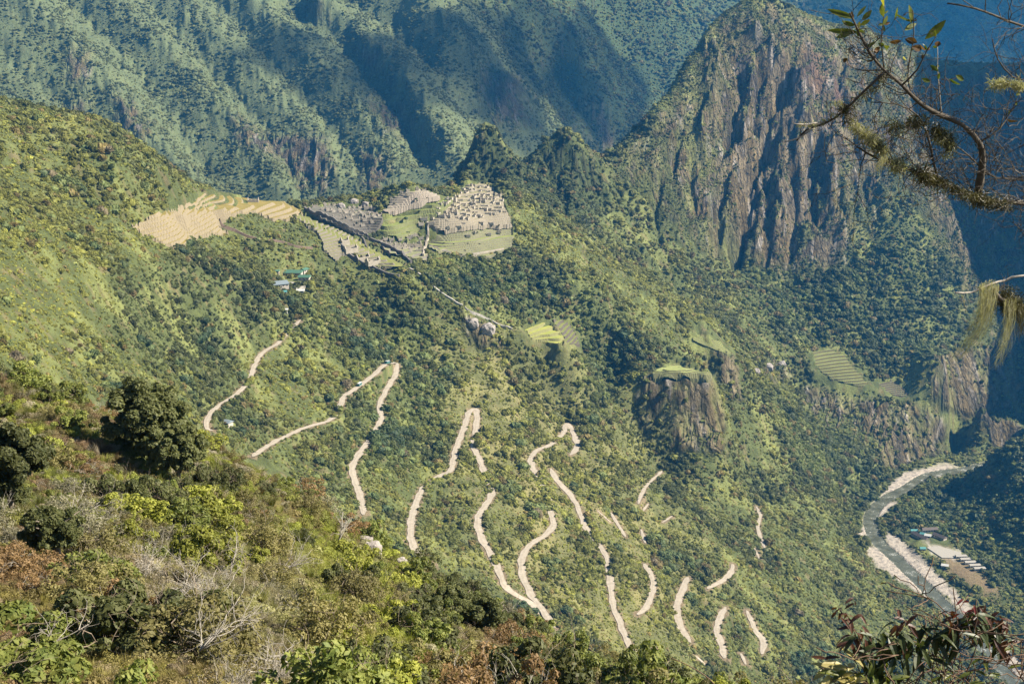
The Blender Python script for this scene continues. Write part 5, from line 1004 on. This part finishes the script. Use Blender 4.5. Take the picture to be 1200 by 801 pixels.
tr = MB(); tr.tube([(tree_x, tree_y, TZ - .3), (tree_x + .1, tree_y + .05, TZ + 1.2), (tree_x - .05, tree_y, ZC - .5), (tree_x - .2, tree_y - .1, ZC + .4), (tree_x - .1, tree_y, ZC + 1.5)], [.10, .085, .065, .05, .02], 10); part(tr, 'trunk', M_NB, True)
def bez(P, step=.04): return resample(P, step)
def branch(px, r0, r1, name='branch', mat=M_NB, wig=.006, sides=6):
    P = bez([pt(*p) for p in px]); n = len(P); Q = [p + Vector((float(noise(i / 5., px[0][0], 1)), float(noise(i / 5., px[0][1], 2)), float(noise(i / 5., px[0][0] + 9, 3)))) * wig * 2 for i, p in enumerate(P)]
    mb = MB(); mb.tube(Q, [(r0 + (r1 - r0) * i / (n - 1)) * (1 + .35 * float(noise(i / 2.3, px[0][0], 5))) for i in range(n)], sides); part(mb, name, mat, True); return Q
TB = (1420, 250, 5.6)
B = []
B.append(branch([(1500, 300, 5.6), (1330, 262, 5.4), (1200, 240, 5.2), (1150, 232, 5.15), (1100, 212, 5.1), (1060, 196, 5.1), (1035, 186, 5.05), (1008, 174, 5.0)], .018, .004))
B.append(branch([(1146, 228, 5.15), (1151, 200, 5.1), (1148, 168, 5.05), (1130, 146, 5.0), (1100, 134, 5.0), (1075, 118, 4.95), (1055, 98, 4.9), (1035, 80, 4.9), (1018, 58, 4.85), (1005, 36, 4.85), (996, 18, 4.8)], .014, .0035))
B.append(branch([(1037, 84, 4.9), (1022, 102, 4.92), (1005, 116, 4.95), (985, 132, 5.0), (965, 143, 5.0), (945, 152, 5.0), (932, 168, 5.0)], .0055, .003))
B.append(branch([(965, 143, 5.0), (948, 146, 4.98), (930, 144, 4.95)], .005, .002, mat=M_NBP)); B.append(branch([(950, 150, 5.0), (938, 160, 5.0), (918, 166, 5.0)], .005, .002, mat=M_NBP))
B.append(branch([(1500, 60, 5.7), (1300, 60, 5.4), (1200, 32, 5.2), (1165, 18, 5.15), (1140, 10, 5.1), (1110, 4, 5.1)], .014, .003)); B.append(branch([(1500, 200, 5.7), (1300, 130, 5.4), (1210, 96, 5.2), (1185, 90, 5.2), (1168, 70, 5.15), (1164, 45, 5.1)], .010, .002))
B.append(branch([(1500, 350, 5.6), (1300, 330, 5.2), (1200, 322, 5.0), (1178, 328, 5.0), (1160, 333, 4.95), (1140, 342, 4.95), (1120, 343, 4.9)], .010, .0035, mat=M_NBP)); B.append(branch([(1500, 400, 5.6), (1300, 370, 5.2), (1215, 362, 5.05), (1190, 357, 5.0), (1172, 350, 4.95), (1166, 338, 4.95)], .016, .008))
B.append(branch([(1068, 112, 4.95), (1066, 90, 4.95), (1069, 60, 4.9), (1070, 40, 4.9), (1068, 14, 4.85)], .003, .0015)); B.append(branch([(1057, 100, 4.9), (1078, 82, 4.88), (1088, 60, 4.85), (1096, 42, 4.82)], .0035, .0015)); B.append(branch([(1036, 80, 4.9), (1035, 55, 4.9), (1036, 30, 4.9), (1036, 6, 4.9)], .003, .0015))
B.append(branch([(1104, 136, 5.0), (1101, 110, 5.0), (1098, 80, 5.0), (1100, 55, 5.0)], .003, .001, mat=M_NBP)); B.append(branch([(1100, 212, 5.1), (1095, 190, 5.1), (1088, 160, 5.1), (1075, 135, 5.1), (1050, 122, 5.1), (1020, 120, 5.1)], .005, .0015))
B.append(branch([(1150, 165, 5.05), (1172, 150, 5.05), (1190, 120, 5.1), (1200, 100, 5.1)], .004, .001)); B.append(branch([(1034, 82, 4.9), (1012, 84, 4.9), (996, 78, 4.9), (992, 68, 4.9)], .0025, .001)); B.append(branch([(1500, 230, 5.6), (1300, 225, 5.35), (1200, 212, 5.2), (1160, 205, 5.15), (1120, 170, 5.1), (1090, 160, 5.1)], .009, .002))
tw = MB()
def twig(p, d, ln, r_, dep, k_=.33):
    P = [Vector(p)]; d = Vector(d).normalized()
    for k in range(6): d = (d + Vector((rn.gauss(0, k_), rn.gauss(0, k_ * .6), rn.gauss(0, k_) + .03))).normalized(); P.append(P[-1] + d * ln / 6)
    tw.tube(P, [r_ * (1 - .12 * k) for k in range(7)], 4, False)
    if dep:
        for k in range(rn.randint(1, 3)): twig(P[rn.randint(1, 6)], d + Vector((rn.gauss(0, .8), rn.gauss(0, .4), rn.gauss(0, .8))), ln * rn.uniform(.4, .75), r_ * .7, dep - 1)
for bi, (cnt, l0) in {0: (80, .32), 1: (44, .18), 2: (9, .08), 5: (30, .28), 6: (34, .26), 12: (4, .1), 13: (20, .16), 14: (16, .2), 16: (60, .28), 8: (14, .15)}.items():
    Q = B[bi]; n = len(Q); st_ = .35 if bi in (0, 16, 5, 6) else .12
    for _ in range(cnt): i = int(n * (st_ + (1 - st_) * rn.random())) - 1; i = max(1, min(n - 2, i)); a = (Q[i + 1] - Q[i]).normalized(); twig(Q[i], a * .5 + Vector((rn.gauss(0, .5), rn.gauss(0, .5), abs(rn.gauss(0, .6)) * rn.choice((1, 1, -.6)))), l0 * rn.uniform(.5, 1.3), .0019, 2)
part(tw, 'twigs', M_NB)
tw = MB()
for _ in range(34): i = int(len(B[0]) * rn.uniform(.45, .95)); twig(B[0][min(i, len(B[0]) - 1)], (rn.gauss(0, 1), rn.gauss(0, .5), rn.gauss(.2, .8)), rn.uniform(.08, .22), .0016, 1)
part(tw, 'pale_twigs', M_NBP)
def leaf(mb, base, d, ln, wd, up=None, fold=.25, droop=.2):
    d = Vector(d).normalized(); up = Vector(up or (rn.gauss(0, .4), -1 + rn.gauss(0, .4), rn.gauss(0, .5))).normalized(); s = d.cross(up).normalized(); n = s.cross(d).normalized(); rows = [(0, .04), (.12, .45), (.32, .92), (.55, 1), (.78, .68), (.92, .3), (1, .02)]; vs = []
    for t_, w_ in rows:
        c = Vector(base) + d * ln * t_ - n * (droop * ln * t_ * t_); vs += [c - s * wd * w_ / 2 + n * fold * wd * w_ * .5, c, c + s * wd * w_ / 2 + n * fold * wd * w_ * .5]
    mb.add(vs, [(i * 3 + k, i * 3 + k + 1, i * 3 + k + 4, i * 3 + k + 3) for i in range(6) for k in range(2)])
def pxdir(u0, v0, u1, v1, d=4.9): return pt(u1, v1, d + rn.gauss(0, .02)) - pt(u0, v0, d)
lv = {M_NL: MB(), M_NLY: MB(), M_NLB: MB(), M_NLR: MB()}
# (u, v) of the base, (u, v) of the tip, width in photo pixels, material
for u0, v0, u1, v1, w_, m in [(1036, 8, 1030, -8, 11, M_NLY), (1068, 28, 1067, 8, 9, M_NL), (1084, 46, 1105, 28, 10, M_NL), (1066, 24, 1050, 18, 6, M_NL), (1060, 36, 1076, 26, 6, M_NL), (1056, 48, 1044, 50, 6, M_NLB), (1075, 50, 1062, 46, 8, M_NLB), (1080, 58, 1066, 54, 8, M_NLB), (1078, 52, 1084, 60, 6, M_NLB),
    (1006, 38, 972, 36, 7, M_NL), (1000, 36, 982, 44, 7, M_NL), (1000, 22, 976, 14, 6, M_NL), (998, 18, 972, 12, 5, M_NL), (1002, 30, 988, 26, 6, M_NL), (1010, 24, 1020, 14, 6, M_NL), (1008, 30, 1018, 24, 5, M_NLY), (1003, 36, 1008, 26, 6, M_NLY), (1035, 20, 1033, 6, 7, M_NL), (1034, 30, 1040, 20, 6, M_NL), (1036, 54, 1028, 50, 5, M_NL), (1036, 56, 1044, 54, 5, M_NL), (1030, 60, 1022, 58, 6, M_NLB), (1024, 62, 1030, 56, 6, M_NLB),
    (992, 72, 986, 68, 6, M_NLB), (1098, 55, 1100, 48, 7, M_NLB), (1058, 70, 1066, 66, 6, M_NLY), (1100, 84, 1090, 76, 5, M_NL), (1120, 88, 1132, 96, 6, M_NL), (1112, 92, 1124, 100, 5, M_NL), (1180, 140, 1200, 146, 6, M_NLB), (1090, 96, 1080, 92, 5, M_NL), (1012, 58, 1024, 50, 4, M_NL), (1004, 20, 1014, 8, 4, M_NL), (1048, 24, 1054, 6, 3, M_NL)]:
    a = pt(u0, v0, 4.88); leaf(lv[m], a, pxdir(u0, v0, u1, v1), math.hypot(u1 - u0, v1 - v0) * 4.9 / F * 1.08, w_ * 4.9 / F, droop=.1)
for i in range(30): Q = B[rn.choice((1, 9, 10, 11, 12, 14))]; q = Q[rn.randint(len(Q) // 2, len(Q) - 1)]; leaf(lv[rn.choice((M_NL, M_NLB, M_NL))], q, (rn.gauss(0, 1), rn.gauss(0, .4), rn.gauss(0, 1)), rn.uniform(.012, .03), rn.uniform(.006, .012))
for m, mb in lv.items():
    if mb.v: part(mb, 'leaves', m)
def fuzz(name, centers, mat, n, ln, wd=.0011, down=.4, spread=1.0):
    mb = MB()
    for (u, v, d, r_) in centers:
        c = pt(u, v, d); rr_ = r_ * d / F
        for _ in range(int(n * r_ / 8)):
            dd = Vector((rn.gauss(0, 1), rn.gauss(0, 1), rn.gauss(0, 1) - down)).normalized(); p = c + Vector((rn.gauss(0, .5), rn.gauss(0, .5), rn.gauss(0, .4))) * rr_; P = [p]
            for k in range(4): dd = (dd + Vector((rn.gauss(0, .4), rn.gauss(0, .4), rn.gauss(0, .4) - down * .4)) * spread).normalized(); P.append(P[-1] + dd * ln * rr_ / 4)
            s = Vector((rn.gauss(0, 1), rn.gauss(0, 1), rn.gauss(0, 1))).normalized() * wd; vs = []
            for q in P: vs += [q - s, q + s]
            mb.add(vs, [(i * 2, i * 2 + 1, i * 2 + 3, i * 2 + 2) for i in range(4)])
    part(mb, name, mat)
def along(px, r0, r1, n): 
    out = []
    for i in range(n): t_ = rn.random() * (len(px) - 1); k = int(t_); f = t_ - k; a, b = px[k], px[min(k + 1, len(px) - 1)]; out.append((a[0] + (b[0] - a[0]) * f + rn.gauss(0, 1.5), a[1] + (b[1] - a[1]) * f + rn.gauss(0, 1.5), 5.0 + rn.gauss(0, .02), rn.uniform(r0, r1)))
    return out
fuzz('moss', along([(1200, 242), (1150, 234), (1120, 222), (1090, 208), (1060, 196)], 5, 10, 46) + along([(1036, 88), (1010, 112), (985, 130)], 4, 8, 16) + along([(1040, 152), (1060, 145), (1085, 142), (1110, 158), (1115, 175)], 5, 11, 22) + [(993, 135, 5, 8), (1000, 122, 5, 9), (996, 140, 5, 8)] + along([(1205, 366), (1185, 356), (1175, 340)], 8, 13, 16), M_MOSS, 50, 1.1)
fuzz('lichen', along([(1000, 145), (1008, 150), (1018, 160), (1030, 172), (1040, 180)], 4, 8, 22) + along([(1160, 96), (1175, 98), (1200, 100)], 4, 7, 16) + along([(932, 145), (950, 148), (965, 143), (985, 128)], 2, 3, 14) + along([(1060, 196), (1045, 188)], 5, 9, 8) + along([(1100, 160), (1112, 168), (1110, 180)], 4, 7, 8) + [(1160, 333, 4.95, 5), (1150, 338, 4.95, 4), (983, 120, 4.95, 5)], M_LICH, 80, 1.3)
def beard(name, root_px, path, n, w0, w1, mat):
    """long soft lichen strands: path = list of (du, dv) in photo pixels from the root"""
    mb = MB()
    for _ in range(n):
        u0 = rn.uniform(*root_px[0]); v0 = root_px[1] + rn.gauss(0, 2); d0 = 4.95 + rn.gauss(0, .03); ph_ = rn.random() * 6.28; f = rn.uniform(.12, 1) ** .75; side = (u0 - root_px[0][0]) / max(1, root_px[0][1] - root_px[0][0]) * 2 - 1; P = []
        for k, (du, dv) in enumerate(path):
            t_ = k / (len(path) - 1); wdt = (w0 + (w1 - w0) * t_) * (1 + .5 * math.sin(ph_ + t_ * 5) * t_); P.append(pt(sum(root_px[0]) / 2 + du * f + side * wdt + rn.gauss(0, 1.5) * t_ * 2 + 4.5 * t_ * math.sin(ph_ * 3), v0 + dv * f + rn.gauss(0, .8), d0 + rn.gauss(0, .006)))
        P = bez(P, .012); s = Vector((1, rn.gauss(0, .7), rn.gauss(0, .3))).normalized() * rn.uniform(.0002, .0005); vs = []
        for q in P: vs += [q - s, q + s]
        mb.add(vs, [(i * 2, i * 2 + 1, i * 2 + 3, i * 2 + 2) for i in range(len(P) - 1)])
    part(mb, name, mat)
beard('beard_lichen', ((1147, 1172), 334), [(0, 0), (-1, 16), (-3, 32), (-6, 48), (-14, 64), (-26, 78), (-42, 92)], 300, 12, 5, M_BEARD)
beard('beard_lichen', ((1176, 1192), 352), [(0, 0), (0, 18), (-1, 36), (-4, 54), (-10, 68), (-18, 82)], 150, 8, 2, M_BEARD); beard('beard_lichen', ((1122, 1132), 344), [(0, 0), (2, 12), (4, 24), (3, 36)], 14, 3, 1, M_BEARD); beard('beard_lichen', ((1190, 1206), 358), [(0, 0), (0, 14), (1, 26), (0, 40)], 160, 8, 4, M_MOSS)
beard('beard_lichen', ((1030, 1042), 184), [(0, 0), (-3, 6), (-8, 14), (-12, 20)], 120, 4, 2, M_BEARD)
# ---- plant at the bottom right
px_, py_ = 1.75, 4.3; PZ = float(grid_at(Z, px_, py_)); PL = empty('leafy_plant', (px_, py_, PZ)); tag(PL, 'dark leafy plant with drooping reddish leaves at the bottom right corner', 'plant')
def ppart(mb, name, mat, smooth=False): o = mb.build(name, mat, PL, smooth); o.matrix_parent_inverse = Matrix.Translation(-Vector((px_, py_, PZ))); return o
st = MB(); base = Vector((px_, py_, PZ - .05)); M_PS = simple_mat('plant_stem', (.10, .06, .04), (.18, .12, .08), 30, bump=.4, bdist=.003)
STEMS = [[(1150, 900, 4.3), (1110, 820, 4.3), (1100, 795, 4.3), (1118, 775, 4.3), (1124, 750, 4.3), (1120, 715, 4.3), (1117, 688, 4.3)], [(1150, 900, 4.3), (1080, 812, 4.3), (1050, 797, 4.25), (1018, 792, 4.25), (1008, 770, 4.2), (1003, 745, 4.2), (992, 718, 4.2)], [(1150, 900, 4.3), (1060, 830, 4.3), (1046, 790, 4.25), (1042, 755, 4.25), (1060, 730, 4.25)],
         [(1200, 900, 4.4), (1215, 830, 4.4), (1198, 795, 4.4), (1180, 765, 4.4), (1165, 745, 4.4), (1150, 728, 4.4)], [(1150, 900, 4.35), (1100, 830, 4.3), (1102, 790, 4.3), (1092, 762, 4.3), (1096, 738, 4.3)], [(1150, 900, 4.35), (1130, 830, 4.3), (1128, 800, 4.3), (1140, 770, 4.3), (1146, 745, 4.3), (1140, 725, 4.3)], [(1060, 880, 4.2), (1000, 840, 4.2), (985, 810, 4.2), (975, 795, 4.2)], [(1200, 900, 4.4), (1235, 830, 4.4), (1215, 780, 4.4), (1190, 770, 4.4)]]
SP_ = []
for S_ in STEMS: P = bez([base + Vector((rn.gauss(0, .03), 0, 0))] + [pt(*p) for p in S_], .03); st.tube(P, [.006 - .0042 * i / len(P) for i in range(len(P))], 5); SP_.append(P)
for P in SP_:
    for _ in range(7): i = int(len(P) * rn.uniform(.6, .95)); d = Vector((rn.gauss(0, 1), rn.gauss(0, .6), rn.uniform(-.1, .9))).normalized(); Q = [P[i] + d * .03 * k + Vector((rn.gauss(0, .004), 0, rn.gauss(0, .004))) for k in range(6)]; st.tube(Q, [.0018] * 6, 4); SP_.append(Q) if len(SP_) < 60 else None
ppart(st, 'stems', M_PS, True)
M_PD = mat_near('plant_leaf_dark', (.02, .032, .012), (.06, .075, .02), .25); M_PR = mat_near('plant_leaf_red', (.045, .02, .014), (.095, .04, .022), .25); M_PY = mat_near('plant_leaf_straw', (.26, .22, .07), (.42, .36, .14), .3)
pl = {M_PD: MB(), M_PR: MB(), M_PY: MB(), M_NL: MB(), M_NLR: MB()}
def cluster(u, v, d, n, ln, m, droop=.9, r_=6, updir=-.5):
    for _ in range(n):
        p = pt(u + rn.gauss(0, r_), v + rn.gauss(0, r_), d + rn.gauss(0, .03)); a = rn.random() * 6.283; leaf(pl[m], p, (math.cos(a), math.sin(a) * .6, updir + rn.gauss(0, .35)), ln * rn.uniform(.7, 1.2) * d / F, ln * .27 * d / F, droop=droop * rn.random(), fold=.4, up=(rn.gauss(0, .3), -.3, 1))
for c in [(992, 716, 4.2, 16, 16, M_PR, .7, 8), (1003, 740, 4.2, 14, 24, M_PR, .8, 8), (1012, 752, 4.2, 12, 26, M_PD, .8, 8), (1060, 728, 4.25, 12, 22, M_PR, .8, 7), (1042, 750, 4.25, 22, 30, M_PD, .8, 9), (1060, 752, 4.25, 16, 30, M_PD, .8, 9), (1075, 765, 4.3, 12, 30, M_PD, .8, 8), (1096, 742, 4.3, 22, 28, M_PD, .8, 9), (1122, 740, 4.3, 20, 28, M_PD, .8, 8), (1112, 722, 4.3, 10, 22, M_PR, .8, 6),
          (1140, 726, 4.3, 18, 28, M_PD, .8, 8), (1150, 724, 4.4, 16, 28, M_PR, .8, 8), (1165, 742, 4.4, 22, 30, M_PD, .8, 9), (1180, 755, 4.4, 14, 26, M_PR, .8, 8), (1135, 708, 4.3, 9, 13, M_NLR, .4, 5), (1170, 722, 4.4, 10, 20, M_PR, .6, 7), (1050, 775, 4.25, 14, 30, M_PD, .9, 10), (1018, 775, 4.25, 14, 26, M_NL, .7, 10), (978, 792, 4.2, 10, 34, M_PY, .3, 8, .1), (1000, 795, 4.2, 12, 34, M_PY, .4, 8, .3), (990, 800, 4.2, 12, 34, M_NL, .4, 10, .2), (1028, 795, 4.2, 12, 34, M_NL, .5, 10), (1110, 790, 4.3, 10, 22, M_NL, .5, 12, .2), (1160, 795, 4.4, 12, 22, M_NL, .5, 14, .2), (970, 770, 4.2, 3, 22, M_PR, .3, 4, .2)]: cluster(*c)
for m, mb in pl.items():
    if mb.v: ppart(mb, 'leaves', m)
# small twig silhouettes along the bottom edge
st = MB(); P = bez([pt(880, 900, 6), pt(850, 830, 6), pt(836, 800, 6), pt(812, 782, 6), pt(786, 770, 6)], .03); zg = float(grid_at(Z, P[0].x, P[0].y)); P = [Vector((P[0].x + .1, P[0].y, zg - .1))] + P; st.tube(P, [.007] + [.006 - .004 * i / len(P) for i in range(len(P) - 1)], 5)
so_ = st.build('dry_stem', M_PS, None, True); tag(so_, 'thin dark dry stem poking up at the bottom edge right of centre', 'stem')
log('near plants')
# ------------------------------------------------------------------ unseen clouds added above the view, placed so their shadows darken the far slopes
_az, _el = R(91), R(40); SDIR = Vector((math.sin(_az) * math.cos(_el), math.cos(_az) * math.cos(_el), math.sin(_el)))
t = NT('cloud_white'); M_CLOUD = t.finish((.85, .87, .9), 1.0, spec=0.0); tr_ = t.n('ShaderNodeBsdfTransparent'); ms_ = t.n('ShaderNodeMixShader', inp={0: t.ramp(t.noise(.006, 6, .6, t.pos()), [(.35, .25), (.65, .6)]), 1: tr_.outputs[0], 2: t.b.outputs[0]}); t.t.links.new(ms_.outputs[0], t.out.inputs[0])
CZ = 3600.0
def cloud(spots, label):
    v0, f = ico(3); VV, FF = [], []; n = 0; rr = np.random.default_rng(len(spots))
    for u, v, D, r_ in spots:
        g = Vector(at_dist(u, v, D)); c = g + SDIR * ((CZ - g.z) / SDIR.z); s = (1 + .3 * noise(v0[:, 0] * 1.5 + u, v0[:, 1] * 1.5 + v0[:, 2], 7) + .15 * noise(v0[:, 0] * 4, v0[:, 1] * 4 + v0[:, 2] * 3 + v, 8))[:, None]
        VV.append(v0 * s * np.array([r_, r_, r_ * .38]) + np.array(c)); FF.append(f + n); n += len(v0)
    o = link('cloud', np_mesh('cloud', np.concatenate(VV), np.concatenate(FF), [M_CLOUD], smooth=True)); tag(o, label, 'cloud', kind='structure')
cloud([(400, 0, 3260, 100), (480, 30, 3200, 120), (540, 60, 3250, 230), (600, 60, 3500, 260), (610, 130, 3350, 170), (660, 40, 3800, 240), (680, 120, 3800, 200), (740, 60, 4100, 300)], 'unseen thin white cloud placed to shade the far slopes')
cloud([(870, 10, 5600, 420), (1000, 30, 5600, 420), (1120, 40, 5700, 450), (1200, 20, 5900, 450), (940, 60, 5300, 300), (1080, 70, 5300, 300)], 'unseen thin white cloud placed to shade the far slopes')
# ------------------------------------------------------------------ camera, sun, sky, haze
cam = bpy.data.cameras.new('camera'); co = bpy.data.objects.new('camera', cam); COL.objects.link(co)
cam.sensor_width = 36; cam.lens = 36 * F / 1200; cam.clip_start = .1; cam.clip_end = 40000
co.location = (0, 0, ZC); co.rotation_euler = (math.pi / 2 - PITCH, 0, 0); scene.camera = co
SUN_AZ, SUN_EL = R(91), R(40)          # azimuth from +Y towards +X
sd = bpy.data.lights.new('sun', 'SUN'); sd.energy = 5.0; sd.angle = R(.6); sd.color = (1, .91, .76); so = bpy.data.objects.new('sun', sd); COL.objects.link(so)
dirv = Vector((math.sin(SUN_AZ) * math.cos(SUN_EL), math.cos(SUN_AZ) * math.cos(SUN_EL), math.sin(SUN_EL)))
so.rotation_euler = dirv.to_track_quat('Z', 'Y').to_euler(); so.location = dirv * 3000 + Vector((0, 1500, 0))
w = bpy.data.worlds.new('World'); scene.world = w; w.use_nodes = True; nt = w.node_tree; nt.nodes.clear()
sk = nt.nodes.new('ShaderNodeTexSky'); sk.sky_type = 'NISHITA'; sk.sun_disc = False; sk.sun_elevation = SUN_EL; sk.sun_rotation = SUN_AZ; sk.altitude = 2500
sk.air_density = 1.0; sk.dust_density = 1.0
bg = nt.nodes.new('ShaderNodeBackground'); bg.inputs[1].default_value = .055; ow = nt.nodes.new('ShaderNodeOutputWorld')
nt.links.new(sk.outputs[0], bg.inputs[0]); nt.links.new(bg.outputs[0], ow.inputs[0])
zb = float(Z.min()) - 6; zt = float(Z.max()) + 60
hz = MB(); hz.box((600, 4300, (zb + zt) / 2), (21500, 10000, zt - zb)); hm = bpy.data.materials.new('haze_air'); hm.use_nodes = True; ht = hm.node_tree; ht.nodes.clear()
ho = ht.nodes.new('ShaderNodeOutputMaterial'); hv = ht.nodes.new('ShaderNodeVolumePrincipled'); ht.links.new(hv.outputs[0], ho.inputs['Volume'])
hv.inputs['Color'].default_value = (.06, .42, 1.0, 1); hv.inputs['Density'].default_value = HAZE_DENSITY; hv.inputs['Anisotropy'].default_value = .2
hob = hz.build('haze', hm); tag(hob, 'blue mountain haze filling the valley air', 'haze', kind='stuff')
scene.view_settings.view_transform = 'Standard'; scene.view_settings.look = 'None'; scene.view_settings.gamma = 1; scene.view_settings.exposure = EXPOSURE
scene.cycles.max_bounces = 5; scene.cycles.diffuse_bounces = 3; scene.cycles.glossy_bounces = 1; scene.cycles.transmission_bounces = 2; scene.cycles.transparent_max_bounces = 6; scene.cycles.volume_bounces = 0
scene.cycles.use_denoising = True
log('script done', len(bpy.data.objects), 'objects')
